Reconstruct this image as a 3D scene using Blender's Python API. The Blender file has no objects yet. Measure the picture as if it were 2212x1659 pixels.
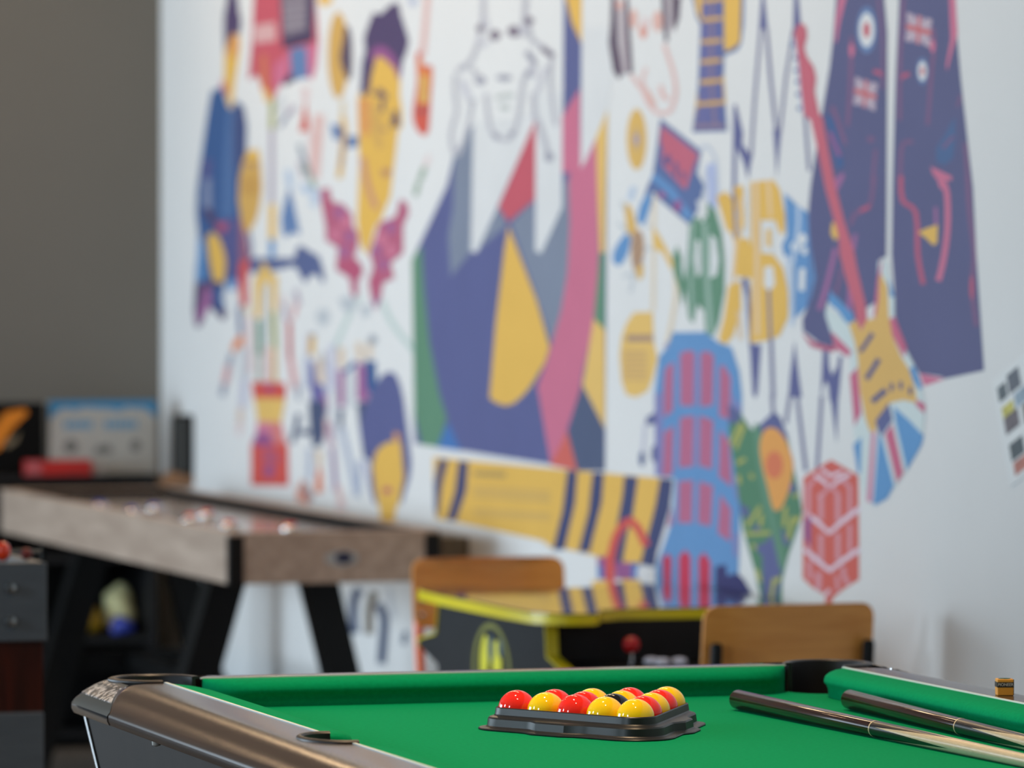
import bpy, bmesh, math, random
from mathutils import Vector, Matrix
from mathutils.geometry import tessellate_polygon
random.seed(7)
S = bpy.context.scene
COL = S.collection

# ------------------------------------------------------------------ camera
cam_d = bpy.data.cameras.new('camera'); cam = bpy.data.objects.new('camera', cam_d); COL.objects.link(cam)
PIT, YAW, ROLL = .0197, .2967, .0002
fwd = Vector((math.sin(YAW)*math.cos(PIT), math.cos(YAW)*math.cos(PIT), -math.sin(PIT)))
rgt = Vector((math.cos(YAW), -math.sin(YAW), 0)); upv = rgt.cross(fwd)
r2 = rgt*math.cos(ROLL)+upv*math.sin(ROLL); u2 = upv*math.cos(ROLL)-rgt*math.sin(ROLL)
cam.matrix_world = Matrix(((r2.x, u2.x, -fwd.x, 0), (r2.y, u2.y, -fwd.y, 0), (r2.z, u2.z, -fwd.z, 1.403), (0, 0, 0, 1)))
cam_d.sensor_fit = 'HORIZONTAL'; cam_d.sensor_width = 36; cam_d.lens = 11280/2212*36
cam_d.clip_end = 100; cam_d.clip_start = .1
cam_d.dof.use_dof = True; cam_d.dof.focus_distance = 6.85; cam_d.dof.aperture_fstop = 5.6
S.camera = cam

# ------------------------------------------------------------------ world, lights, exposure
w = bpy.data.worlds.new('world'); S.world = w; w.use_nodes = True
w.node_tree.nodes['Background'].inputs[0].default_value = (.75, .87, 1, 1)
w.node_tree.nodes['Background'].inputs[1].default_value = .6
S.view_settings.view_transform = 'Standard'; S.view_settings.look = 'None'
S.view_settings.exposure = -.38; S.view_settings.gamma = 1; S.view_settings.use_curve_mapping = False

def area(name, loc, rot, sx, sy, power, col, spread=math.pi):
    l = bpy.data.lights.new(name, 'AREA'); l.shape = 'RECTANGLE'; l.size = sx; l.size_y = sy
    l.energy = power; l.color = col; l.spread = spread
    o = bpy.data.objects.new(name, l); COL.objects.link(o); o.location = loc; o.rotation_euler = rot
    return o
WX0, WX1, WY0, WY1, WZ = -3.5, 3.68, -3.0, 15.75, 3.3
WINS = [(3.7, 4.7), (7.4, 8.2), (10.6, 12.7), (13.3, 15.1)]          # windows in the left wall (y ranges)
WINZ = [(1.8, 3.0), (1.8, 3.0), (.25, 2.5), (.25, 2.5)]
DAY = (.70, .86, 1.0)
for (a, b), (z0, z1), pw in zip(WINS, WINZ, (125, 155, 270, 450)):
    area('window_daylight', (WX0-.12, (a+b)/2, (z0+z1)/2), (0, -math.pi/2, 0), z1-z0, b-a, pw, DAY)
area('window_daylight', (-1.85, WY1+.12, 1.7), (-math.pi/2, 0, 0), 1.9, 1.6, 34, DAY)
WARM = (1.0, .70, .42)
for x, lamps in ((1.9, ((5.7, 17), (7.0, 17))), (1.3, ((10.5, 7), (13.5, 8))), (2.8, ((8.9, 10), (10.5, 15), (12.3, 19), (14.3, 25)))):
    for y, e in lamps:
        l = bpy.data.lights.new('ceiling_lamp', 'AREA'); l.shape = 'DISK'; l.size = .16; l.energy = e; l.color = WARM
        o = bpy.data.objects.new('ceiling_lamp', l); COL.objects.link(o); o.location = (x, y, WZ-.05)
        l.spread = math.radians(95 if x == 1.9 else 180)
        if x > 2: l.shape = 'RECTANGLE'; l.size = .2; l.size_y = 1.2

# ------------------------------------------------------------------ helpers
def lin(c):
    return tuple((v/255/12.92 if v/255 <= .04045 else ((v/255+.055)/1.055)**2.4) for v in c)
MATS = {}
def mat(name, rgb, rough=.6, metal=0, spec=.5, coat=0, noise=0, nscale=20, stretch=None, bump=0, bscale=200, c2=None):
    """procedural principled material; rgb in linear albedo; optional noise blend towards c2"""
    if name in MATS: return MATS[name]
    m = bpy.data.materials.new(name); m.use_nodes = True; N = m.node_tree.nodes; L = m.node_tree.links
    b = N['Principled BSDF']
    b.inputs['Roughness'].default_value = rough; b.inputs['Metallic'].default_value = metal
    b.inputs['Specular IOR Level'].default_value = spec; b.inputs['Coat Weight'].default_value = coat
    b.inputs['Coat Roughness'].default_value = .08
    tc = N.new('ShaderNodeTexCoord'); mp = N.new('ShaderNodeMapping'); L.new(tc.outputs['Object'], mp.inputs[0])
    if stretch: mp.inputs['Scale'].default_value = stretch
    nz = N.new('ShaderNodeTexNoise'); nz.inputs['Scale'].default_value = nscale; nz.inputs['Detail'].default_value = 5
    L.new(mp.outputs[0], nz.inputs[0])
    mx = N.new('ShaderNodeMix'); mx.data_type = 'RGBA'
    k = c2 if c2 else tuple(v*(1-noise) for v in rgb)
    mx.inputs[6].default_value = (*rgb, 1); mx.inputs[7].default_value = (*k, 1)
    rp = N.new('ShaderNodeMapRange'); rp.inputs[1].default_value = .45 if bump == 1 else .35; rp.inputs[2].default_value = .55 if bump == 1 else .65
    L.new(nz.outputs[0], rp.inputs[0]); L.new(rp.outputs[0], mx.inputs[0]); L.new(mx.outputs[2], b.inputs['Base Color'])
    if bump:
        n2 = N.new('ShaderNodeTexNoise'); n2.inputs['Scale'].default_value = bscale; L.new(tc.outputs['Object'], n2.inputs[0])
        bp = N.new('ShaderNodeBump'); bp.inputs['Strength'].default_value = bump; bp.inputs['Distance'].default_value = .0012 if bump == 1 else .002
        L.new(n2.outputs[0], bp.inputs['Height']); L.new(bp.outputs[0], b.inputs['Normal'])
    MATS[name] = m; return m

def obj(name, bm, ms, parent=None, smooth=0, loc=None):
    """link a bmesh as one mesh object; smooth = sharp angle in degrees (0 = flat)"""
    me = bpy.data.meshes.new(name); bmesh.ops.recalc_face_normals(bm, faces=bm.faces); bm.to_mesh(me); bm.free()
    if not isinstance(ms, (list, tuple)): ms = [ms]
    for m in ms: me.materials.append(m)
    if smooth:
        for p in me.polygons: p.use_smooth = True
        me.set_sharp_from_angle(angle=math.radians(smooth))
    o = bpy.data.objects.new(name, me); COL.objects.link(o)
    if parent: o.parent = parent
    if loc: o.location = loc
    return o
def tag(o, label=None, cat=None, group=None, kind=None):
    if label: o['label'] = label
    if cat: o['category'] = cat
    if group: o['group'] = group
    if kind: o['kind'] = kind
    return o
def thing(name, label, cat, loc=(0, 0, 0), rz=0, group=None):
    o = bpy.data.objects.new(name, None); COL.objects.link(o); o.location = loc; o.rotation_euler = (0, 0, rz)
    o.empty_display_size = .1
    return tag(o, label, cat, group)
def box(bm, a, b, bev=0, seg=2):
    r = bmesh.ops.create_cube(bm, size=1)
    vs = r['verts']
    for v in vs: v.co = Vector([(a[i]+b[i])/2 + v.co[i]*(b[i]-a[i]) for i in range(3)])
    if bev:
        es = list({e for v in vs for e in v.link_edges})
        bmesh.ops.bevel(bm, geom=es, offset=bev, segments=seg, profile=.5, affect='EDGES')
    return bm
def B(a, b, bev=0, seg=2): return box(bmesh.new(), a, b, bev, seg)
def grid(bm, rows, closed=True, caps=True, wrap=False):
    """rows of points -> quads; closed joins each row end to start; wrap joins the last row to the first"""
    V = [[bm.verts.new(p) for p in r] for r in rows]
    n = len(V[0]); R = len(V)
    for i in range(R if wrap else R-1):
        A, Bq = V[i], V[(i+1) % R]
        for j in range(n if closed else n-1):
            bm.faces.new((A[j], A[(j+1) % n], Bq[(j+1) % n], Bq[j]))
    if caps and closed and not wrap:
        for r in (V[0], V[-1]): bm.faces.new(r)
    return bm
def tube(bm, pts, rad, n=12, caps=True):
    pts = [Vector(p) for p in pts]; rr = rad if isinstance(rad, (list, tuple)) else [rad]*len(pts)
    rows = []; up = Vector((0, 0, 1))
    for i, p in enumerate(pts):
        d = (pts[min(i+1, len(pts)-1)]-pts[max(i-1, 0)]).normalized()
        a = d.cross(up) if abs(d.z) < .95 else d.cross(Vector((0, 1, 0)))
        a.normalize(); b = d.cross(a)
        rows.append([p+(a*math.cos(t)+b*math.sin(t))*rr[i] for t in [2*math.pi*k/n for k in range(n)]])
    return grid(bm, rows, True, caps)
def lathe(bm, prof, c=(0, 0, 0), n=32):
    rows = [[(c[0]+r*math.cos(t), c[1]+r*math.sin(t), c[2]+z) for t in [2*math.pi*k/n for k in range(n)]] for r, z in prof]
    return grid(bm, rows, True, True)
def prism(bm, poly, ax, a, b):
    """extrude a 2D polygon along axis ax from a to b; poly coords fill the other axes in order"""
    def P(u, v, t): l = [u, v]; l.insert(ax, t); return l
    A = [bm.verts.new(P(u, v, a)) for u, v in poly]; Bv = [bm.verts.new(P(u, v, b)) for u, v in poly]
    n = len(poly)
    for t in tessellate_polygon([[Vector((u, v, 0)) for u, v in poly]]):
        bm.faces.new([A[i] for i in t]); bm.faces.new([Bv[i] for i in reversed(t)])
    for i in range(n): bm.faces.new((A[i], A[(i+1) % n], Bv[(i+1) % n], Bv[i]))
    return bm
def rrect(x0, y0, x1, y1, r, n=6):
    out = []
    for cx, cy, a0 in ((x1-r, y1-r, 0), (x0+r, y1-r, 90), (x0+r, y0+r, 180), (x1-r, y0+r, 270)):
        for k in range(n+1):
            t = math.radians(a0+90*k/n); out.append((cx+r*math.cos(t), cy+r*math.sin(t)))
    return out
def text_mesh(name, s, size, m, parent, mw, extrude=.0003):
    cu = bpy.data.curves.new(name, 'FONT'); cu.body = s; cu.size = size; cu.extrude = extrude; cu.align_x = 'CENTER'; cu.align_y = 'CENTER'
    t = bpy.data.objects.new(name, cu); COL.objects.link(t)
    me = bpy.data.meshes.new_from_object(t.evaluated_get(bpy.context.evaluated_depsgraph_get()))
    bpy.data.objects.remove(t); o = bpy.data.objects.new(name, me); COL.objects.link(o)
    me.materials.clear(); me.materials.append(m); me.transform(mw); o.parent = parent
    return o

# ------------------------------------------------------------------ materials
M_wall = mat('white_wall_paint', (.63, .63, .62), .75, noise=.02, nscale=3, spec=.1)
M_back = mat('taupe_wall_paint', (.135, .128, .112), .7, noise=.06, nscale=2)
M_ceil = mat('ceiling_paint', (.10, .10, .10), .8, noise=.04)
M_floor = mat('brown_floorboards', (.15, .125, .10), .45, c2=(.10, .08, .065), nscale=3, stretch=(6, .6, 1))
M_black = mat('black_plastic', (.006, .006, .006), .42, noise=.2, spec=.18)
M_blackm = mat('matt_black_board', (.006, .006, .007), .6, noise=.3, spec=.3)
M_pocket = mat('pocket_black', (.012, .012, .014), .45, noise=.2)
M_cloth = mat('green_pool_cloth', (.001, .275, .112), .9, c2=(.0005, .245, .098), nscale=160, spec=.04, bump=.25, bscale=900)
M_rail = mat('dark_brown_rail_laminate', (.055, .036, .027), .2, c2=(.045, .030, .022), nscale=14, stretch=(8, .5, 8), spec=.3)
M_body = mat('dark_body_panel', (.022, .016, .012), .6, noise=.15, spec=.2)
M_chrome = mat('polished_chrome', (.80, .80, .80), .07, metal=1, noise=.03)
M_hammer = mat('hammered_chrome', (.85, .85, .86), .22, metal=.55, bump=1.0, bscale=110, c2=(.12, .12, .13), nscale=100)  # dark speckle in the colour stands in for glints and shade of the dents
M_trim = mat('white_trim_bead', (.62, .70, .68), .4)
M_slate = mat('slate_grey_core', (.05, .05, .05), .7)

# ------------------------------------------------------------------ room shell
def struct(name, bm, m, smooth=0): return tag(obj(name, bm, m, None, smooth), kind='structure')
struct('floor', B((WX0-.2, WY0-.2, -.1), (WX1+.2, WY1+.2, 0)), M_floor)
struct('ceiling', B((WX0-.2, WY0-.2, WZ), (WX1+.2, WY1+.2, WZ+.1)), M_ceil)
struct('wall_right', B((WX1, WY0, 0), (WX1+.15, WY1+.15, WZ)), M_wall)
bm = B((WX0, WY1, 0), (-2.8, WY1+.15, WZ)); box(bm, (-.9, WY1, 0), (WX1, WY1+.15, WZ)); box(bm, (-2.8, WY1, 0), (-.9, WY1+.15, .9)); box(bm, (-2.8, WY1, 2.5), (-.9, WY1+.15, WZ))
struct('wall_back', bm, M_back)
struct('wall_front', B((WX0, WY0-.15, 0), (WX1, WY0, WZ)), M_back)
bm = bmesh.new(); ys = [WY0] + [v for p in WINS for v in p] + [WY1]
for i in range(0, len(ys), 2): box(bm, (WX0-.15, ys[i], 0), (WX0, ys[i+1], WZ))
for (a, b), (z0, z1) in zip(WINS, WINZ):
    box(bm, (WX0-.15, a, 0), (WX0, b, z0)); box(bm, (WX0-.15, a, z1), (WX0, b, WZ))
struct('wall_left', bm, M_back)
M_frame = mat('white_window_frame', (.7, .7, .7), .4)
for i, ((a, b), (z0, z1)) in enumerate(zip(WINS, WINZ)):
    bm = bmesh.new(); t = .05; x0, x1 = WX0-.07, WX0-.01
    box(bm, (x0, a, z0), (x1, a+t, z1)); box(bm, (x0, b-t, z0), (x1, b, z1))
    box(bm, (x0, a+t, z0), (x1, b-t, z0+t)); box(bm, (x0, a+t, z1-t), (x1, b-t, z1))
    if b-a > 1.5: box(bm, (x0, (a+b)/2-t/2, z0+t), (x1, (a+b)/2+t/2, z1-t))
    struct('window_%d' % (i+1), bm, M_frame)
bm = bmesh.new()
for a, b in (((-2.8, .9), (-2.75, 2.5)), ((-.95, .9), (-.9, 2.5)), ((-1.875, .95), (-1.825, 2.45)), ((-2.75, .9), (-.95, .95)), ((-2.75, 2.45), (-.95, 2.5))): box(bm, (a[0], WY1+.02, a[1]), (b[0], WY1+.08, b[1]))
struct('window_5', bm, M_frame)
M_skirt = mat('white_skirting', (.6, .6, .6), .5)
struct('baseboard_right', B((WX1-.018, WY0, 0), (WX1, WY1, .11), .004), M_skirt)
struct('baseboard_back', B((WX0, WY1-.018, 0), (WX1-.018, WY1, .11), .004), M_skirt)

# ------------------------------------------------------------------ pool table
XL, XR, YF, YN = 1.676, 2.691, 7.212, 5.216
BZ, RZ, RW = .80, .8385, .114
YC = (YF+YN)/2
pt = thing('pool_table', 'pub pool table with green cloth, dark brown rails and chrome corner castings', 'pool table', ((XL+XR)/2, YC, 0))
OX, OY = (XL+XR)/2, YC          # parts are built round the table's own centre
HX, HY = (XR-XL)/2, (YF-YN)/2
def ztop(o): return RZ if o < .045 else RZ-.027*((o-.045)/(RW-.045))**2.1
def prof(oin, lift=0):
    fix = .052 if oin < .05 else oin
    rows = [(oin+(fix-oin)*k/3, ztop(oin+(fix-oin)*k/3)+lift) for k in range(3)] + [(fix+(RW-fix)*k/12, ztop(fix+(RW-fix)*k/12)+lift) for k in range(13)]
    e = lift
    return rows+[(RW+.003+e, .807), (RW+.003+e, .800), (RW+e, .794), (RW-.012, .7905), (oin, .7905)]
def yend(o): return .07+.15*(min(o, RW)/RW)**2.6   # how far the wood stops short of the corner
def rail(side, L, W, pockets):
    """side: function (along, out) -> xy, along in [-L, L]"""
    bm = bmesh.new(); rows = []
    st = sorted({round(v, 4) for v in [-1+2*k/40 for k in range(41)]+[p/L+v*.01 for p in pockets for v in range(-9, 10)]})
    for s in st:
        row = []
        oin = .0
        for p in pockets:
            q = (s*L-p)/.068
            if abs(q) < 1: oin = max(oin, .044*math.sqrt(1-q*q))
        for (o, z) in prof(oin):
            lim = L-yend(o); a = max(-lim, min(lim, s*L))
            if abs(s) == 1: a = math.copysign(lim, s)
            x, y = side(a, o); row.append((x, y, z))
        rows.append(row)
    # squash stations that ran past the end curve
    return grid(bm, rows)
sides = {'left': (lambda a, o: (-HX-o, a), HY), 'right': (lambda a, o: (HX+o, a), HY),
         'far': (lambda a, o: (a, HY+o), HX), 'near': (lambda a, o: (a, -HY-o), HX)}
for k, (f, L) in sides.items():
    o = obj('rail', rail(f, L, 0, [0.0] if k in ('left', 'right') else []), M_rail, pt, 35)
    # cushions: one each at the ends, two on the long sides, noses curving away into the pockets
    ends = [(-L+.069, -.066), (.066, L-.069)] if k in ('left', 'right') else [(-L+.069, L-.069)]
    for a0, a1 in ends:
        bm = bmesh.new(); rows = []; n = 48
        for i in range(n+1):
            t = i/n; a = a0+(a1-a0)*t; d = min(a-a0, a1-a)
            q = max(0, 1-d/.088); nose = max(.054*math.sqrt(max(0, 1-q**2.2)), .006)
            pr = [(0, .838), (.25, .8385), (.6, .8372), (.85, .834), (.96, .830), (1.0, .825), (1.0, .8215), (.93, .818), (.86, .812), (.84, .8002), (0, .8002)]
            row = []
            for u, z in pr: x, y = f(a, -nose*u); row.append((x, y, z))
            rows.append(row)
        obj('cushion', grid(bm, rows), M_cloth, pt, 50)
        bm = bmesh.new(); rows = []
        for a in [a0-.003, a1+.003]:
            rows.append([(*f(a, u), z) for u, z in ((-.0022, .8378), (-.0022, .8398), (.0022, .8398), (.0022, .8378))])
        obj('trim_bead', grid(bm, rows), M_trim, pt)
# bed cloth with pocket notches
def arc(cx, cy, rx, ry, a0, a1, n=14): return [(cx+rx*math.cos(math.radians(a0+(a1-a0)*k/n)), cy+ry*math.sin(math.radians(a0+(a1-a0)*k/n))) for k in range(n+1)]
bed = arc(-HX, -HY, .062, .062, 90, 0)+arc(HX, -HY, .062, .062, 180, 90)+arc(HX, 0, .05, .058, 270, 90)+arc(HX, HY, .062, .062, 270, 180)+arc(-HX, HY, .062, .062, 360, 270)+arc(-HX, 0, .05, .058, 90, -90)
obj('bed_cloth', prism(bmesh.new(), bed, 2, BZ-.006, BZ), M_cloth, pt)
bedi = [(x*.999, y*.999) for x, y in bed]
obj('slate', prism(bmesh.new(), bedi, 2, BZ-.026, BZ-.006), M_slate, pt)
# pockets
def fan(cx, cy, a0, a1, prof_rz, n=30, closed=True, ex=1, ey=1):
    return [[(cx+r*ex*math.cos(t), cy+r*ey*math.sin(t), z) for r, z in prof_rz] for t in [math.radians(a0+(a1-a0)*k/n) for k in range(n+1)]]
for sx in (-1, 1):
    for sy in (-1, 1):
        cx, cy = sx*HX, sy*HY
        mid = math.degrees(math.atan2(sy, sx))
        # upper horseshoe collar with a raised lip
        col = [(.054, .785), (.0545, .8400), (.0565, .8420), (.0635, .8420), (.0665, .8405), (.067, .8385), (.060, .838), (.060, .785)]
        obj('pocket_collar', grid(bmesh.new(), fan(cx, cy, mid-132, mid+132, col)), M_pocket, pt, 40)
        bm = bmesh.new(); lathe(bm, [(.0615, -.004), (.060, -.11), (.02, -.125)], (cx, cy, BZ), 28)
        bmesh.ops.delete(bm, geom=[fc for fc in bm.faces if len(fc.verts) > 4 and fc.calc_center_median().z > BZ-.02], context='FACES_ONLY')
        obj('pocket_cup', bm, M_pocket, pt, 40)
        # chrome casting wrapped round the corner
        def stations():
            out = []
            for k in range(7): out.append(('y', k/6))
            for k in range(1, 18): out.append(('f', k/18))
            for k in range(7): out.append(('x', 1-k/6))
            return out
        for part in ('corner_casting', 'hammered_inlay'):
            rows = []
            for kind, t in stations():
                def place(o, z):
                    # o outward offset; t=0 the end beside the wood, 1 the corner pivot line
                    back = (yend(o)-.0006)*(1-t) if kind != 'f' else 0
                    if part == 'hammered_inlay' and kind != 'f': back = min(back, max(0, yend(o)-.012)*(1-t))
                    if kind == 'y': return (cx+sx*o, cy-sy*back, z)
                    if kind == 'x': return (cx-sx*back, cy+sy*o, z)
                    an = math.pi/2*t
                    return (cx+sx*o*math.cos(an), cy+sy*o*math.sin(an), z)
                if part == 'corner_casting': pr = prof(.060, .0012)
                else:
                    lo, hi = .0685, .1030
                    tops = [(lo+(hi-lo)*q/6, ztop(lo+(hi-lo)*q/6)+.0022) for q in range(7)]
                    pr = [(lo, ztop(lo))]+tops+[(hi, ztop(hi))]
                rows.append([place(o, z) for o, z in pr])
            obj(part, grid(bmesh.new(), rows), M_hammer if part == 'hammered_inlay' else M_chrome, pt, 35)
    # side pocket
    cx = sx*HX; a0 = 90 if sx < 0 else -90
    col = [(.88, .802), (.88, .8400), (.93, .8425), (1.0, .8425), (1.05, .8405), (1.05, .8385), (.92, .8378), (.92, .802)]
    obj('pocket_collar', grid(bmesh.new(), fan(cx, 0, a0-8, a0+188, col, ex=.048, ey=.070)), M_pocket, pt, 40)
    bm = bmesh.new(); rows = fan(cx, 0, 0, 360, [(1, BZ-.004), (1, BZ-.10)], 28, ex=.049, ey=.0575)
    grid(bm, rows, closed=False, caps=False); obj('pocket_cup', bm, M_pocket, pt, 40)
# body
def frustum(bm, x0, x1, y0, y1, z1, ix, iy, z0):
    t = [bm.verts.new(p) for p in ((x0, y0, z1), (x1, y0, z1), (x1, y1, z1), (x0, y1, z1))]
    b = [bm.verts.new(p) for p in ((x0+ix, y0+iy, z0), (x1-ix, y0+iy, z0), (x1-ix, y1-iy, z0), (x0+ix, y1-iy, z0))]
    bm.faces.new(t); bm.faces.new(b[::-1])
    for i in range(4): bm.faces.new((t[i], b[i], b[(i+1) % 4], t[(i+1) % 4]))
    return bm
bx, by = HX+.082, HY+.082
obj('body_panel', frustum(bmesh.new(), -bx, bx, -by, by, .7900, .075, .075, .42), M_body, pt)
for sx in (-1, 1):
    for sy in (-1, 1):
        a = Vector((sx*bx, sy*by, .789)); b = Vector((sx*(bx-.075), sy*(by-.075), .42))
        obj('edge_strip', tube(bmesh.new(), [a, b], .0045, 8), M_chrome, pt, 40)
        lx, ly = sx*(bx-.17), sy*(by-.17)
        bm = bmesh.new(); box(bm, (lx-.065, ly-.065, .03), (lx+.065, ly+.065, .42), .008)
        lg = obj('leg', bm, M_body, pt)
        obj('foot', lathe(bmesh.new(), [(.04, 0), (.045, .005), (.045, .02), (.02, .03)], (lx, ly, 0), 20), M_chrome, lg, 40)
M_clear = mat('translucent_clip', (.45, .44, .40), .15, noise=.2)
for yy in (6.79-OY, 6.02-OY, 5.4-OY):
    obj('rail_clip', lathe(bmesh.new(), [(.002, -.008), (.006, -.0065), (.0065, 0)], (-HX-.096, yy, .7905), 14), M_clear, pt, 40)

# ------------------------------------------------------------------ ball tray with fifteen balls
M_tray = mat('black_moulded_tray', (.014, .016, .019), .40, noise=.15, spec=.42)
TX, TY, TL = 2.060, 6.715, .2136       # far left ball, side of the triangle of centres
tri = [Vector((0, 0)), Vector((TL, 0)), Vector((TL/2, -TL*.866))]
cen = sum(tri, Vector((0, 0)))/3
def outline(r, bump):
    """rounded triangle; bump pushes the middle of each side outwards"""
    out = []
    order = [tri[0], tri[2], tri[1]]                       # anticlockwise
    for i in range(3):
        p, q, n0 = order[i], order[(i+1) % 3], order[i-1]
        def nrm(a, b): d = (b-a).normalized(); return Vector((d.y, -d.x))
        a0 = nrm(n0, p); a1 = nrm(p, q)
        t0 = math.atan2(a0.y, a0.x); t1 = math.atan2(a1.y, a1.x)
        while t1 < t0: t1 += 2*math.pi
        for k in range(9): t = t0+(t1-t0)*k/8; out.append(p+Vector((math.cos(t), math.sin(t)))*r)
        for u in (.08, .16, .24, .29, .38, .44, .5, .56, .62, .71, .78, .86, .93):
            bb = 0 if u < .29 or u > .72 else bump*min(1, (u-.285)/.09, (.72-u)/.09)
            out.append(p+(q-p)*u+a1*(r+bb))
    return out
tt = thing('ball_tray', 'black moulded triangular tray holding the pool balls on the green cloth', 'tray', (TX, TY, BZ))
lv = [(.020, .0016, 0), (.0258, .004, 0), (.0262, .029, 0), (.0272, .0302, 0), (.0286, .029, 0), (.0300, .0205, 0), (.0315, .0188, .001), (.0375, .0170, .012), (.0392, .0150, .012), (.0405, .0055, .012), (.0425, .0040, .012), (.0515, .0028, .010), (.0525, .0016, .010), (.0515, .0002, .010), (.0262, .0002, 0)]
rows = [[(p.x, p.y, z) for p in outline(r, b)] for r, z, b in lv]
bm = grid(bmesh.new(), rows, True, False)
obj('tray_shell', bm, M_tray, tt, 28)
obj('tray_floor', prism(bmesh.new(), [(p.x, p.y) for p in outline(.0262, 0)], 2, .0004, .0014), M_tray, tt)
R_ = dict(red=mat('red_ball', (.92, .032, .022), .05, spec=.55), yellow=mat('yellow_ball', (1.0, .66, .012), .05, spec=.55), black=mat('black_ball', (.012, .014, .02), .05, spec=.55))
# rows counted from the edge nearest the camera's left: front row runs from far-left corner to the apex
cols = {(0, 0): 'red', (1, 0): 'yellow', (2, 0): 'red', (3, 0): 'yellow', (4, 0): 'yellow',
        (0, 1): 'red', (1, 1): 'red', (2, 1): 'black', (3, 1): 'red',
        (0, 2): 'yellow', (1, 2): 'yellow', (2, 2): 'yellow',
        (0, 3): 'red', (1, 3): 'red', (0, 4): 'yellow'}
words = {(0, 0): 'red ball at the left corner of the black tray',
 (1, 0): 'yellow ball between the two red balls along the tray front-left edge',
 (2, 0): 'red ball in the middle of the tray front-left edge',
 (3, 0): 'yellow ball second from the nearest corner on the tray front-left edge',
 (4, 0): 'yellow ball at the nearest corner of the tray',
 (0, 1): 'red ball at the back of the tray, next to the red left corner ball',
 (1, 1): 'red ball directly behind the middle red ball of the front-left edge',
 (2, 1): 'the only black ball, sunk in the middle of the rack',
 (3, 1): 'red ball directly right of and behind the nearest yellow corner ball',
 (0, 2): 'yellow ball in the middle of the tray back edge, left of the black ball',
 (1, 2): 'yellow ball just behind the black ball',
 (2, 2): 'yellow ball between the two red balls of the tray right edge',
 (0, 3): 'red ball on the back edge, left of the far right corner yellow ball',
 (1, 3): 'red ball on the right edge touching the far right corner yellow ball',
 (0, 4): 'yellow ball at the far right corner of the tray'}
e1 = Vector((.5, -.866))*TL/4; e2 = Vector((1, 0))*TL/4
proto = None
for (i, j), c in cols.items():
    p = e1*i+e2*j
    bm = bmesh.new(); bmesh.ops.create_uvsphere(bm, u_segments=48, v_segments=24, radius=.0254)
    o = obj('pool_ball', bm, R_[c], None, 180, (TX+p.x, TY+p.y, BZ+.0014+.0256))
    tag(o, words[(i, j)], 'ball', 'pool balls in the rack')

# ------------------------------------------------------------------ cues
def cue_mat():
    m = mat('spliced_cue_wood', (.55, .47, .33), .28, c2=(.46, .38, .25), nscale=30, stretch=(3, 40, 40), spec=.4)
    N = m.node_tree.nodes; L = m.node_tree.links
    tc = N.new('ShaderNodeTexCoord'); sp = N.new('ShaderNodeSeparateXYZ'); L.new(tc.outputs['Object'], sp.inputs[0])
    at = N.new('ShaderNodeMath'); at.operation = 'ARCTAN2'; L.new(sp.outputs[2], at.inputs[0]); L.new(sp.outputs[1], at.inputs[1])
    ml = N.new('ShaderNodeMath'); ml.operation = 'MULTIPLY_ADD'; ml.inputs[1].default_value = 2/math.pi*2/2; ml.inputs[2].default_value = 10.25; L.new(at.outputs[0], ml.inputs[0])
    pp = N.new('ShaderNodeMath'); pp.operation = 'PINGPONG'; pp.inputs[1].default_value = .5; L.new(ml.outputs[0], pp.inputs[0])
    e = N.new('ShaderNodeMath'); e.operation = 'MULTIPLY_ADD'; e.inputs[1].default_value = .46; e.inputs[2].default_value = .50; L.new(pp.outputs[0], e.inputs[0])
    lt = N.new('ShaderNodeMath'); lt.operation = 'LESS_THAN'; L.new(sp.outputs[0], lt.inputs[0]); L.new(e.outputs[0], lt.inputs[1])
    b = N['Principled BSDF']; src = b.inputs['Base Color'].links[0].from_socket
    mx = N.new('ShaderNodeMix'); mx.data_type = 'RGBA'; L.new(lt.outputs[0], mx.inputs[0]); L.new(src, mx.inputs[6]); mx.inputs[7].default_value = (.010, .009, .010, 1)
    L.new(mx.outputs[2], b.inputs['Base Color']); return m
M_cue = cue_mat(); M_ebony = mat('dark_cue_butt', (.008, .006, .006), .12, c2=(.04, .012, .006), nscale=20, stretch=(1, 30, 30), spec=.28)
M_ring = mat('cream_ring', (.50, .40, .25), .3)
def cue(label, a, b, ring, Lc):
    a = Vector(a); d = (Vector(b)-a); an = math.atan2(d.y, d.x)
    r0, r1 = .0138, .0055
    t = thing('pool_cue', label, 'cue', (a.x, a.y, BZ+r0+.0008), an, 'cues lying on the cloth')
    t.rotation_euler = (0, math.atan((r0-r1)/Lc), an)
    R = lambda x: r0+(r1-r0)*x/Lc
    def seg(name, xs, m, add=0):
        return obj(name, tube(bmesh.new(), [(x, 0, 0) for x in xs], [R(x)+add for x in xs], 24), m, t, 40)
    obj('butt', tube(bmesh.new(), [(0, 0, 0), (.0015, 0, 0), (.004, 0, 0), (ring-.002, 0, 0)], [r0-.004, r0-.001, r0, R(ring)], 24), M_ebony, t, 40)
    seg('ring', [ring-.002, ring+.0015], M_ring, .0002)
    seg('shaft', [ring+.0015+k*(Lc-.02-ring-.0015)/10 for k in range(11)], M_cue)
    seg('tip', [Lc-.02, Lc-.004, Lc], M_pocket)
cue('pool cue with dark butt lying nearer the ball tray', (2.449, 6.926), (2.496, 5.994), .482, 1.45)
cue('pool cue with dark butt lying along the right cushion', (2.600, 6.881), (2.590, 6.244), .44, 1.45)

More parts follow.
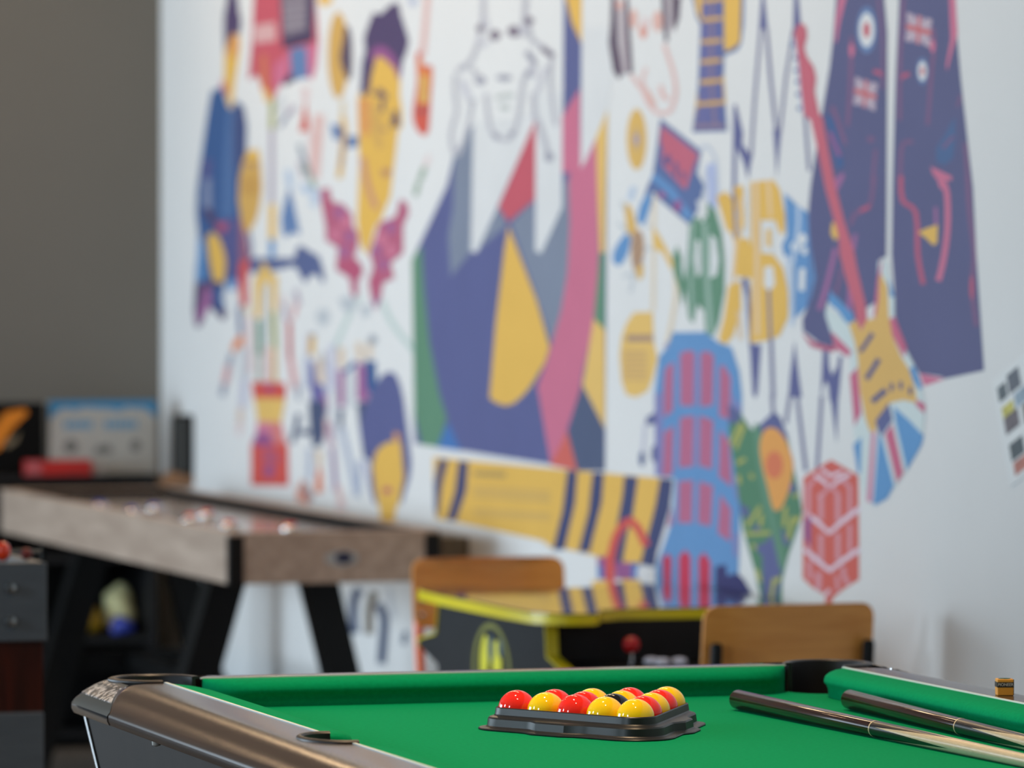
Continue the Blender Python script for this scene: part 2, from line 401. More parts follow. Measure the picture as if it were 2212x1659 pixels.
# ------------------------------------------------------------------ chalk
ct = thing('chalk_cube', 'small orange-yellow boxed cube of cue chalk standing on the right rail', 'chalk', (2.722, 6.606, RZ), math.radians(-14))
M_chalk = mat('orange_chalk_label', lin((226, 160, 55)), .5, noise=.08); M_ink = mat('dark_label_ink', (.02, .018, .015), .5); M_cream = mat('pale_lettering', (.6, .6, .55), .5)
h = .0112
obj('chalk_body', B((-h, -h, 0), (h, h, .0225), .0012), M_chalk, ct)
obj('label_band', B((-h-.0003, -h-.0003, .0115), (h+.0003, h+.0003, .0185)), M_ink, ct)
obj('side_label', B((h-.0001, -h+.0005, .0006), (h+.0004, h-.0005, .0220)), M_ink, ct)
obj('top_cap', lathe(bmesh.new(), [(.0085, .0224), (.0085, .0229), (.003, .0225)], (0, 0, 0), 20), mat('green_chalk', (.03, .12, .08), .9), ct)
text_mesh('lettering', 'PIONEER', .0058, M_cream, ct, Matrix.Translation((0, -h-.0006, .015)) @ Matrix.Rotation(math.pi/2, 4, 'X') @ Matrix.Scale(.93, 4, (1, 0, 0)))

# ------------------------------------------------------------------ shuffleboard table
M_oak = mat('grey_oak_laminate', (.42, .32, .25), .42, c2=(.32, .235, .18), nscale=4, stretch=(9, 1.2, 9), spec=.5)
st = thing('shuffleboard_table', 'long grey-oak shuffleboard table on splayed black legs against the mural wall', 'game table', (3.27, 13.54, 0))
sx0, sx1, sy0, sy1, sz0, sz1 = -.262, .262, -1.385, 1.385, .675, .80
for nm, a, b in (('side_board', (sx0, sy0, sz0), (sx0+.035, sy1, sz1)), ('side_board', (sx1-.035, sy0, sz0), (sx1, sy1, sz1)),
                 ('end_board', (sx0+.035, sy0, sz0), (sx1-.035, sy0+.035, sz1)), ('end_board', (sx0+.035, sy1-.035, sz0), (sx1-.035, sy1, sz1))):
    obj(nm, B(a, b, .002), M_oak, st)
obj('gutter', B((sx0+.035, sy0+.035, sz0+.01), (sx1-.035, sy1-.035, .752), 0), M_blackm, st)
bm = bmesh.new()
for s in (-1, 1):
    x = s*(sx1-.0345); box(bm, (min(x, x-s*.004), sy0+.036, .7525), (max(x, x-s*.004), sy1-.036, .797))
box(bm, (sx0+.04, sy1-.039, .7525), (sx1-.04, sy1-.0355, .797)); obj('gutter_lining', bm, M_blackm, st)
obj('playing_board', B((sx0+.055, sy0+.10, .7525), (sx1-.055, sy1-.06, .772), .002), mat('pale_board_lacquer', (.36, .29, .24), .25, c2=(.29, .235, .19), nscale=5, stretch=(10, 1, 1), coat=.4), st)
for x in (sx0, sx1):
    for y in (sy0, sy1):
        a, b = (-1 if x < 0 else 1), (-1 if y < 0 else 1)
        bm = bmesh.new(); box(bm, (min(x+a*.003, x-a*.036), min(y+b*.003, y-b*.02), sz0-.001), (max(x+a*.003, x-a*.036), max(y+b*.003, y-b*.02), sz1-.008), .002)
        obj('corner_cap', bm, M_black, st)
for y in (12.75-13.54, 14.3-13.54):
    for s in (-1, 1):
        # splayed board leg
        xa, xb = (-.165, -.075) if s < 0 else (.065, .150)
        dx = -.20 if s < 0 else .17
        poly = [(xa, sz0), (xb, sz0), (xb+dx*.98, 0), (xa+dx, 0)]
        bm = prism(bmesh.new(), [(u, v) for u, v in poly], 1, y-.045, y+.045); obj('leg', bm, M_black, st)
    obj('cross_rail', B((-.20, y-.025, .31), (.175, y+.025, .37), .003), M_black, st)
    obj('top_plate', B((-.2, y-.06, sz0-.02), (.2, y+.06, sz0+.001)), M_black, st)
obj('stretcher', B((-.03, -.765, .32), (.03, .735, .36), .003), M_black, st)
bm = prism(bmesh.new(), [(.042*math.cos(t)+.017, .019*math.sin(t)+.735) for t in [2*math.pi*k/24 for k in range(24)]], 1, sy0-.003, sy0)
bd = obj('name_badge', bm, mat('pale_badge', (.35, .36, .36), .4), st)
bm = prism(bmesh.new(), [(.021*math.cos(t)+.021, .0145*math.sin(t)+.736) for t in [2*math.pi*k/24 for k in range(24)]], 1, sy0-.0045, sy0-.003)
obj('badge_emblem', bm, mat('navy_emblem', (.01, .015, .05), .4), bd)
# pucks
M_rcap = mat('red_puck_cap', lin((190, 30, 30)), .3); M_bcap = mat('blue_puck_cap', lin((50, 60, 150)), .3)
pk = [((3.116, 14.073), 'b', 'shuffleboard puck furthest left on the long table, near its far end'), ((3.124, 13.708), 'b', 'shuffleboard puck second from the left on the long table'),
      ((3.227, 13.886), 'b', 'shuffleboard puck third from the left, near the dark far gutter'), ((3.172, 13.236), 'r', 'red shuffleboard puck nearer side of the middle pair'),
      ((3.263, 13.433), 'r', 'red shuffleboard puck close to the far gutter, in the middle pair'), ((3.175, 12.831), 'r', 'red shuffleboard puck beside the near corner of the long table'),
      ((3.292, 12.667), 'r', 'red shuffleboard puck furthest right on the long table')]
for (x, y), c, lb in pk:
    t = thing('shuffleboard_puck', lb, 'puck', (x, y, .772), 0, 'pucks on the shuffleboard table')
    obj('weight', lathe(bmesh.new(), [(.024, 0), (.0265, .003), (.0268, .013), (.022, .018), (.016, .019)], (0, 0, 0), 28), M_chrome, t, 50)
    obj('cap', lathe(bmesh.new(), [(.016, .019), (.016, .024), (.013, .0265), (.004, .0275)], (0, 0, 0), 28), M_rcap if c == 'r' else M_bcap, t, 50)
# upright dark box and brown block at the far corner
t = thing('speaker', 'tall slim dark grey speaker fixed to the mural wall in the far corner', 'speaker', (3.68, 15.345, .80))
obj('speaker_case', B((-.056, -.035, .012), (0, .035, .200), .008), M_black, t)
obj('speaker_grille', B((-.050, -.0365, .03), (-.026, -.034, .190), .001), mat('charcoal_mesh', (.045, .05, .05), .6, bump=.5, bscale=600), t)
obj('wooden_bracket', prism(bmesh.new(), [(-.098, -.012), (-.098, 0), (-.062, .030), (0, .012), (0, -.012)], 1, -.036, .03), mat('brown_wood_block', (.26, .13, .06), .5, noise=.3), t)
o = obj('brown_block', B((3.625, 12.40, .715), (3.679, 12.58, .768), .003), mat('khaki_block', (.14, .115, .085), .6, noise=.2))  # small khaki-brown block against the wall by the table end
tag(o, 'small brown block on the mural wall beside the shuffleboard table end', 'box')

# ------------------------------------------------------------------ shelf unit with boxed games
su = thing('shelf_unit', 'low black open shelf unit against the grey back wall', 'shelf', (2.66, 15.55, 0))
w0, w1, d0, d1 = -.98, .91, -.21, .19
obj('shelf_top', B((w0, d0, .80), (w1, d1, .8195), .002), M_blackm, su)
for z in (.03, .315, .56): obj('shelf_board', B((w0+.02, d0+.005, z), (w1-.02, d1-.012, z+.02)), M_blackm, su)
for x in (w0, -.36, .26, w1-.02): obj('shelf_upright', B((x, d0+.001, 0), (x+.02, d1-.012, .80)), M_blackm, su)
obj('back_panel', B((w0, d1-.012, 0), (w1, d1, .80)), M_blackm, su)
M_gb = mat('white_game_box', (.34, .34, .32), .5, noise=.05); M_gblue = mat('blue_print', lin((40, 120, 165)), .5)
gx = 3.19
gb = thing('game_box', 'white board game box with blue lettering and blue top border', 'game box', (3.432, 15.45, .8195))
gb.rotation_euler = (math.radians(-3), 0, 0)
obj('box_lid', B((-.165, 0, 0), (.165, .05, .222), .003), M_gb, gb)
def card(name, polys, m, parent, y=-.0008):
    bm = bmesh.new()
    for p in polys: prism(bm, p, 1, y, 0)
    return obj(name, bm, m, parent)
top = [(-.165, .222), (-.165, .165), (-.150, .180), (-.130, .198), (-.105, .200), (-.09, .193), (-.06, .203), (-.02, .200), (.02, .198), (.05, .190), (.075, .203), (.10, .198), (.13, .200), (.15, .182), (.165, .168), (.165, .222)]
card('blue_border', [top], M_gblue, gb)
def word(x0, x1, z, h, n):
    w = (x1-x0)/n; return [[(x0+i*w+.001, z), (x0+i*w+w*.82, z), (x0+i*w+w*.82, z+h), (x0+i*w+.001, z+h)] for i in range(n)]
for wd in (word(-.120, -.030, .138, .024, 5), word(.004, .108, .138, .024, 6)): card('lettering', wd, mat('blue_lettering', lin((75, 130, 165)), .5), gb)
for pic in [[(-.10+.022*math.cos(t), .085+.02*math.sin(t)) for t in [k*.628 for k in range(10)]], [(.10+.016*math.cos(t), .085+.018*math.sin(t)) for t in [k*.628 for k in range(10)]], [(-.03, .06), (.03, .065), (.02, .09), (-.02, .085)]]: card('printed_picture', [pic], mat('grey_print', (.12, .125, .12), .5), gb)
bb = thing('game_box', 'black game box with slanted orange lettering, left of the white one', 'game box', (3.092, 15.45, .8195))
obj('box_lid', B((-.16, 0, 0), (.158, .06, .217), .003), mat('black_card', (.003, .003, .003), .8, spec=.1), bb)
card('orange_lettering', [[(-.04, .09), (.04, .19), (.10, .20), (.108, .185), (.06, .14), (.02, .075), (-.04, .06)]], mat('orange_print', lin((205, 120, 15)), .5), bb)
card('pale_lettering', [[(.03, .095), (.07, .115), (.085, .135), (.075, .10), (.045, .08)]], mat('pale_print', (.16, .13, .08), .5), bb)
rb = thing('card_box', 'flat red card box lying in front of the white game box', 'box', (3.296, 15.385, .8195))
obj('box_body', B((-.118, -.03, 0), (.08, .03, .046), .003), mat('red_card', lin((176, 28, 22)), .45, noise=.25, nscale=25), rb)
obj('pale_end', B((-.122, -.031, .004), (-.075, -.0295, .044)), mat('pink_card', lin((170, 80, 85)), .5), rb)
obj('end_wrap', B((.081, -.02, 0), (.125, .03, .036), .004), mat('clear_wrap', (.25, .22, .2), .3), rb)
# soft toys in the lower shelf
def blob(name, label, cat, loc, sc, m, z0):
    bm = bmesh.new(); bmesh.ops.create_icosphere(bm, subdivisions=3, radius=1)
    for v in bm.verts:
        v.co = Vector([v.co[i]*sc[i] for i in range(3)]); v.co.z = max(v.co.z, -sc[2]*.75)
        v.co += v.co.normalized()*.006*math.sin(v.co.x*60+v.co.z*80)
    o = obj(name, bm, m, None, 60, (loc[0], loc[1], z0+sc[2]*.75)); return tag(o, label, cat)
blob('paper_bag', 'mustard yellow bag on the low black shelf under the shuffleboard table', 'bag', (3.36, 15.47), (.075, .06, .055), mat('mustard_paper', lin((190, 150, 20)), .6, noise=.3), .336)
blob('cloth_bundle', 'pale cream bundle on the low black shelf', 'bundle', (3.49, 15.50), (.05, .05, .085), mat('cream_cloth', lin((225, 220, 165)), .7), .336)
blob('rubber_ball', 'small dark blue ball on the low shelf in front of the cream bundle', 'ball', (3.475, 15.40), (.036, .036, .03), mat('blue_rubber', lin((35, 50, 140)), .5), .336)

# ------------------------------------------------------------------ football table at the left edge
ft = thing('football_table', 'football table corner with slate grey end blocks and red-brown wood panel', 'game table', (1.34, 9.75, 0))
M_fgrey = mat('slate_grey_board', (.11, .125, .14), .4, noise=.15, nscale=8, stretch=(1, 1, 10)); M_mah = mat('mahogany_panel', (.065, .010, .004), .3, c2=(.03, .006, .003), nscale=6, stretch=(14, 14, 1), coat=.4)
obj('end_board', B((-.60, -.55, .757), (.600, -.51, .898), .002), M_fgrey, ft)
obj('end_board', B((-.60, .51, .757), (.600, .55, .898), .002), M_fgrey, ft)
for x in (-.6, .575): obj('side_board', B((x, -.51, .757), (x+.025, .51, .898), .002), M_fgrey, ft)
obj('playing_field', B((-.575, -.51, .775), (.575, .51, .785)), mat('green_field', (.02, .12, .05), .5), ft)
obj('lower_panel', B((-.59, -.54, .629), (.594, .54, .757)), M_mah, ft)
for x in (-.595, .395):
    for y in (-.545, .345):
        obj('leg', B((x, y, 0), (x+.2, y+.2, .629), .003), M_fgrey, ft)
for z in (.853, .793):
    bm = lathe(bmesh.new(), [(.0105, 0), (.0105, .004), (.008, .009), (.002, .0105)], (0, 0, 0), 20)
    for v in bm.verts: v.co = Vector((v.co.x+.5335, -.55-v.co.z, v.co.y+z))
    obj('bolt', bm, mat('steel_bolt', (.45, .47, .48), .3, metal=1), ft, 40)
obj('score_rod', tube(bmesh.new(), [(.40, -.53, .918), (.60, -.53, .918)], .003, 10), M_chrome, ft, 40)
for x in (.40, .597): obj('rod_bracket', B((x-.003, -.535, .896), (x+.003, -.525, .924)), M_black, ft)
for x, r, m in ((.523, .018, mat('orange_bead', lin((240, 60, 15)), .2, coat=.5)), (.485, .018, mat('blue_bead', lin((70, 70, 200)), .25)), (.448, .018, MATS['orange_bead'])):
    bm = bmesh.new(); bmesh.ops.create_uvsphere(bm, u_segments=20, v_segments=12, radius=r)
    for v in bm.verts: v.co = Vector((v.co.x*.8+x, v.co.y-.53, v.co.z+.918))
    obj('score_bead', bm, m, ft, 180)
bm = bmesh.new(); bmesh.ops.create_uvsphere(bm, u_segments=20, v_segments=12, radius=.011)
for v in bm.verts: v.co = Vector((v.co.x+.566, v.co.y-.53, v.co.z+.913))
obj('score_bead', bm, mat('dull_red_bead', lin((120, 40, 35)), .4), ft, 180)

# ------------------------------------------------------------------ arcade table
M_vinyl = mat('charcoal_side_art', (.024, .024, .025), .6, noise=.1, spec=.15); M_yel = mat('yellow_edge_moulding', lin((225, 205, 30)), .35)
M_glass = mat('glass_top_black', (.012, .013, .015), .035, spec=.7, coat=.6)
ac = thing('arcade_table', 'cocktail arcade table with black glass top and yellow edge moulding', 'arcade machine', (3.33, 10.235, 0))
hx, hy, ch = .295, .49, .065
def top_out(g=0):
    pts = []
    o = [(-hx, -hy+.11), (-hx+.035, -hy+.02), (-hx+.075, -hy), (-hx+.125, -hy), (-hx+.165, -hy+.13), (hx-.165, -hy+.13), (hx-.125, -hy), (hx-.075, -hy), (hx-.035, -hy+.02), (hx, -hy+.11)]
    full = o+[(-x, -y) for x, y in o]
    c = 1-g/hx
    return [(x*c, y*(1-g/hy)) for x, y in full]
def sm(pts, it=1):
    for _ in range(it):
        q = []
        for i in range(len(pts)):
            a, b = pts[i], pts[(i+1) % len(pts)]
            q += [(a[0]*.8+b[0]*.2, a[1]*.8+b[1]*.2), (a[0]*.2+b[0]*.8, a[1]*.2+b[1]*.8)]
        pts = q
    return pts
obj('table_top', prism(bmesh.new(), sm(top_out(.003)), 2, .728, .747), M_blackm, ac)
rows = []
oo = sm(top_out(0)); oi = sm(top_out(.005))
rows = [[(x, y, .7275) for x, y in oi], [(x, y, .7275) for x, y in oo], [(x, y, .7480) for x, y in oo], [(x, y, .7480) for x, y in oi]]
obj('edge_moulding', grid(bmesh.new(), rows, True, False), M_yel, ac, 30)
obj('glass_plate', prism(bmesh.new(), sm(top_out(.006)), 2, .747, .7505), M_glass, ac)
side = [(-.40, 0), (.40, 0), (.40, .59), (.535, .618), (.545, .634), (.405, .655), (.385, .728), (-.375, .728), (-.385, .660), (-.49, .638), (-.48, .618), (-.40, .59)]
for s in (-1, 1):
    x = s*.235
    sp_ = obj('side_panel', prism(bmesh.new(), side, 0, x-.009, x+.009), M_vinyl, ac)
    bm = bmesh.new()
    q = [(u*1.0, v) for u, v in side]
    def strip(a, b, wd=.013):
        a, b = Vector((0, *a)), Vector((0, *b)); d = (b-a); n = Vector((0, -d.z, d.y)).normalized()*.002
        c = [a-n, b-n, b+n, a+n]; A = [bm.verts.new(p+Vector((x-wd, 0, 0))) for p in c]; Bq = [bm.verts.new(p+Vector((x+wd, 0, 0))) for p in c]
        bm.faces.new(A); bm.faces.new(Bq[::-1])
        for i in range(4): bm.faces.new((A[i], A[(i+1) % 4], Bq[(i+1) % 4], Bq[i]))
    for i in (3, 4, 5): strip(side[i], side[i+1])
    obj('side_moulding', bm, M_yel, sp_); bm = bmesh.new()
    for i in (7, 8, 9): strip(side[i], side[i+1])
    obj('side_moulding', bm, M_yel, sp_)
# emblem on the side that faces the room
emb = [(.072*math.cos(t), .098*math.sin(t)) for t in [2*math.pi*k/40 for k in range(40)]]
bm = bmesh.new(); x = -.235-.009
V0 = [bm.verts.new((x-.001, y*1.9, z+.605)) for y, z in emb]; V1 = [bm.verts.new((x-.001, y*1.9*.84, z*.88+.605)) for y, z in emb]
for i in range(40): bm.faces.new((V0[i], V0[(i+1) % 40], V1[(i+1) % 40], V1[i]))
em = obj('side_emblem', bm, mat('olive_yellow_ring', lin((120, 118, 40)), .5), ac)
def ell(y0, z0, ry, rz, k=0): return [(y0+ry*math.cos(t)+k*rz*math.sin(t), z0+rz*math.sin(t)) for t in [2*math.pi*q/20 for q in range(20)]]
def decal(name, polys, m, off):
    bm = bmesh.new()
    for p in polys: bm.faces.new([bm.verts.new((x-off, y, z)) for y, z in p])
    return obj(name, bm, m, em)
decal('emblem_shapes', [ell(.048, .628, .030, .048, -.2), ell(-.040, .625, .034, .045, .1), ell(.085, .568, .035, .014), ell(-.085, .568, .035, .014)], mat('bright_yellow_print', lin((225, 215, 40)), .5), .0018)
decal('emblem_centre', [ell(.002, .65, .022, .03), ell(-.068, .655, .018, .02)], mat('petrol_print', lin((60, 80, 90)), .5), .0022)
for s in (-1, 1):
    ye = s*.36
    obj('end_panel', B((-.226, min(ye, ye+s*.012), .30), (.226, max(ye, ye+s*.012), .728)), M_blackm, ac)
    bm = prism(bmesh.new(), [(s*.372, .612), (s*.485, .628), (s*.485, .640), (s*.372, .650)], 0, -.226, .226)
    cp = obj('control_panel', bm, M_black, ac)
    jx = -.045*(-s); jy = s*.42
    jx = -.082 if s < 0 else .082
    jo = obj('joystick', tube(bmesh.new(), [(jx, jy, .64), (jx, jy, .672)], .004, 10), M_chrome, ac, 40)
    bm = bmesh.new(); bmesh.ops.create_uvsphere(bm, u_segments=24, v_segments=16, radius=.0170)
    for v in bm.verts: v.co += Vector((jx, jy, .683))
    obj('joystick_ball', bm, mat('red_joystick', lin((190, 25, 28)), .25), jo, 180)
    for bxx, byy in ((.010, -.445), (-.040, -.418), (-.027, -.450)):
        bxx *= -s; byy *= -s
        obj('button', lathe(bmesh.new(), [(.015, 0), (.016, .006), (.012, .012), (.004, .0135)], (bxx, byy, .644), 20), mat('white_button', (.62, .66, .8), .25), ac, 50)
obj('base_box', B((-.226, -.36, .0), (.226, .36, .60)), M_blackm, ac)

# ------------------------------------------------------------------ school chairs
M_ply = mat('varnished_beech_ply', lin((236, 162, 78)), .38, c2=lin((222, 146, 64)), nscale=5, stretch=(1, 12, 12), coat=.3)
M_orange = mat('orange_tube', lin((235, 105, 30)), .35, coat=.3)
def chair(label, loc, rz, tubem):
    t = thing('school_chair', label, 'chair', loc, rz)
    # local: backrest at y=0 facing +y, seat reaches +y
    rows = []
    W, z0, z1 = .174, .640, .792
    pr = rrect(-W, z0, W, z1, .028, 6)
    bm = bmesh.new()
    def P(u, z, d): return (u*(1-.0), -.000+(u/W)**2*.020+d-(z-.64)*.12, z)
    nx, nz = 24, 1
    A = [bm.verts.new(P(u, z, -.005)) for u, z in pr]; Bq = [bm.verts.new(P(u, z, .005)) for u, z in pr]
    n = len(pr)
    # subdivided faces: strips between left and right halves
    def face(V, flip):
        # pair points by height using simple strips from the outline (symmetric outline)
        L_ = [v for v in V if v.co.x < 0]; R2 = [v for v in V if v.co.x >= 0]
        L_.sort(key=lambda v: (v.co.z, )); R2.sort(key=lambda v: (v.co.z, ))
        m = min(len(L_), len(R2)); prev = None
        for i in range(m):
            a, b = L_[i], R2[i]; row = [a]
            for k in range(1, 12):
                f = k/12; u = a.co.x*(1-f)+b.co.x*f; z = a.co.z*(1-f)+b.co.z*f
                row.append(bm.verts.new(P(u, z, -.005 if flip else .005)))
            row.append(b)
            if prev:
                for k in range(12):
                    try: bm.faces.new((prev[k], prev[k+1], row[k+1], row[k]))
                    except ValueError: pass
            prev = row
        return
    face(A, True); face(Bq, False)
    for i in range(n): bm.faces.new((A[i], A[(i+1) % n], Bq[(i+1) % n], Bq[i]))
    back = obj('backrest', bm, M_ply, t, 40)
    seat = prism(bmesh.new(), rrect(-.175, .03, .175, .36, .05, 6), 2, .425, .436); obj('seat', seat, M_ply, t)
    for s in (-1, 1):
        x = s*.156
        obj('back_tube', tube(bmesh.new(), [(x, -.016, .722), (x, -.016, .715), (x, -.006, .62), (x, .03, .44), (x, .02, .36), (x*1.08, -.03, .012)], [.008, .0115, .0115, .0115, .0115, .0115], 14), tubem, t, 50)
        obj('front_leg', tube(bmesh.new(), [(x*.9, .03, .415), (x*.9, .30, .415), (x, .33, .40), (x*1.05, .35, .012)], .0115, 14), tubem, t, 50)
        for yy in (-.03, .35): obj('foot_cap', lathe(bmesh.new(), [(.013, 0), (.014, .004), (.014, .02), (.012, .024)], (x*(1.08 if yy < 0 else 1.05), yy, 0), 16), M_black, t, 50)
        for zz in (.668, .70): 
            bm = bmesh.new(); bmesh.ops.create_uvsphere(bm, u_segments=12, v_segments=8, radius=.006)
            for v in bm.verts: v.co = Vector((v.co.x+x, v.co.y*.4+.0185-(zz-.64)*.12+.004, v.co.z+zz))
            obj('rivet', bm, M_chrome, t, 60)
    obj('seat_bar', tube(bmesh.new(), [(-.14, .20, .413), (.14, .20, .413)], .009, 12), tubem, t, 50)
    return t
chair('beech plywood school chair with black frame at the near end of the arcade table', (3.390, 9.29, 0), math.radians(3), M_black)
chair('beech plywood school chair with orange frame at the far end of the arcade table', (3.322, 11.05, 0), math.radians(179), M_orange)

# ------------------------------------------------------------------ wall mural (y, z in millimetres on the right wall)
MUC = dict(blue=(92, 138, 182), blue2=(66, 112, 168), brown=(104, 84, 92), browndark=(136, 114, 104), browngrey=(160, 132, 112), brownmauve=(170, 122, 98), brownochre=(176, 142, 108), brownred=(140, 90, 110), captiontext=(168, 140, 84), coat=(56, 88, 134), coat2=(66, 94, 134), coatdark=(64, 78, 118), coatlight=(78, 108, 150), crimson=(184, 84, 96), crimson2=(180, 94, 112), crimson3=(186, 96, 100), darkgrey=(122, 114, 124), darkplum=(72, 62, 88), darkplum2=(86, 72, 88), deepnavy=(48, 50, 100), emblempink=(200, 140, 146), emblemwhite=(210, 194, 204), facedark=(118, 108, 120), facedark2=(146, 146, 156), faceline=(172, 172, 176), faceline2=(186, 186, 190), flagblue=(120, 110, 140), flagblue2=(88, 140, 184), flagpale=(192, 204, 200), flagwhite=(176, 160, 170), fretblue=(90, 96, 144), green=(90, 132, 106), green2=(140, 160, 140), greenline=(172, 178, 172), grey=(118, 128, 144), greyblue=(120, 130, 155), greybrown=(150, 130, 130), greyline=(146, 140, 146), guitarred=(186, 94, 108), indigo=(86, 92, 134), jacket=(82, 84, 120), labelpink=(200, 160, 158), leafgreen=(76, 122, 92), leafyellow=(160, 160, 84), lilac=(166, 176, 204), lowbrown=(110, 100, 85), lowslate=(80, 90, 110), mauve=(150, 96, 138), mauveblue=(112, 106, 146), mauvebrown=(130, 112, 128), mauvegrey=(160, 148, 162), mauvegrey2=(176, 166, 168), navy=(58, 66, 104), navyline=(86, 90, 134), navyline2=(112, 112, 140), navyslate=(70, 82, 110), ochre=(198, 158, 86), ochre2=(206, 168, 92), ochredark=(165, 130, 95), ochredark2=(188, 146, 78), ochregrey=(190, 160, 110), ochregrey2=(194, 158, 102), ochrepale=(200, 186, 156), ochretext=(196, 160, 90), olive=(158, 160, 100), olivegrey=(150, 156, 140), orange=(208, 120, 70), orange2=(206, 120, 84), orange3=(214, 150, 76), orangebrown=(205, 145, 85), orangered=(192, 108, 82), palegreen=(176, 194, 186), palegreen2=(140, 166, 150), palegrey=(184, 188, 190), palegrey2=(178, 184, 186), palelilac=(182, 182, 196), palepeach=(205, 185, 168), palepink=(208, 188, 184), palepink2=(208, 174, 166), palered=(200, 150, 148), palesteel=(176, 190, 204), palesteel2=(176, 184, 196), peach=(206, 188, 165), peach2=(212, 196, 168), peach3=(212, 184, 146), pink=(192, 106, 132), pink2=(190, 106, 130), pinkpale=(196, 118, 140), pinkred=(172, 82, 108), plum=(78, 66, 98), plumblue=(82, 84, 128), plumgrey=(150, 128, 154), plumpink=(140, 82, 128), red=(196, 80, 72), redbrown=(180, 90, 90), redorange=(196, 96, 86), redorange2=(204, 112, 76), rose=(170, 84, 104), rose2=(172, 92, 116), rose3=(186, 94, 120), rosebrown=(190, 138, 110), rosepale=(192, 130, 152), salmon=(200, 120, 115), salmon2=(205, 145, 125), salmon3=(208, 168, 156), salmon4=(206, 150, 136), seam=(118, 84, 118), slate=(84, 96, 134), slate2=(74, 86, 112), slategrey=(130, 136, 152), slategrey2=(140, 148, 156), slatepale=(164, 172, 186), steel=(94, 122, 162), steeldark=(84, 104, 146), steelpale=(165, 172, 190), vermilion=(196, 88, 72), vermilion2=(196, 90, 78), violet=(104, 102, 150), violetgrey=(124, 122, 166), white=(205, 207, 204), windowred=(184, 50, 78), windowrose=(172, 98, 126), yellow=(214, 172, 82), yellow2=(215, 178, 100), yellowguitar=(206, 166, 92), yellowpale=(210, 195, 160))
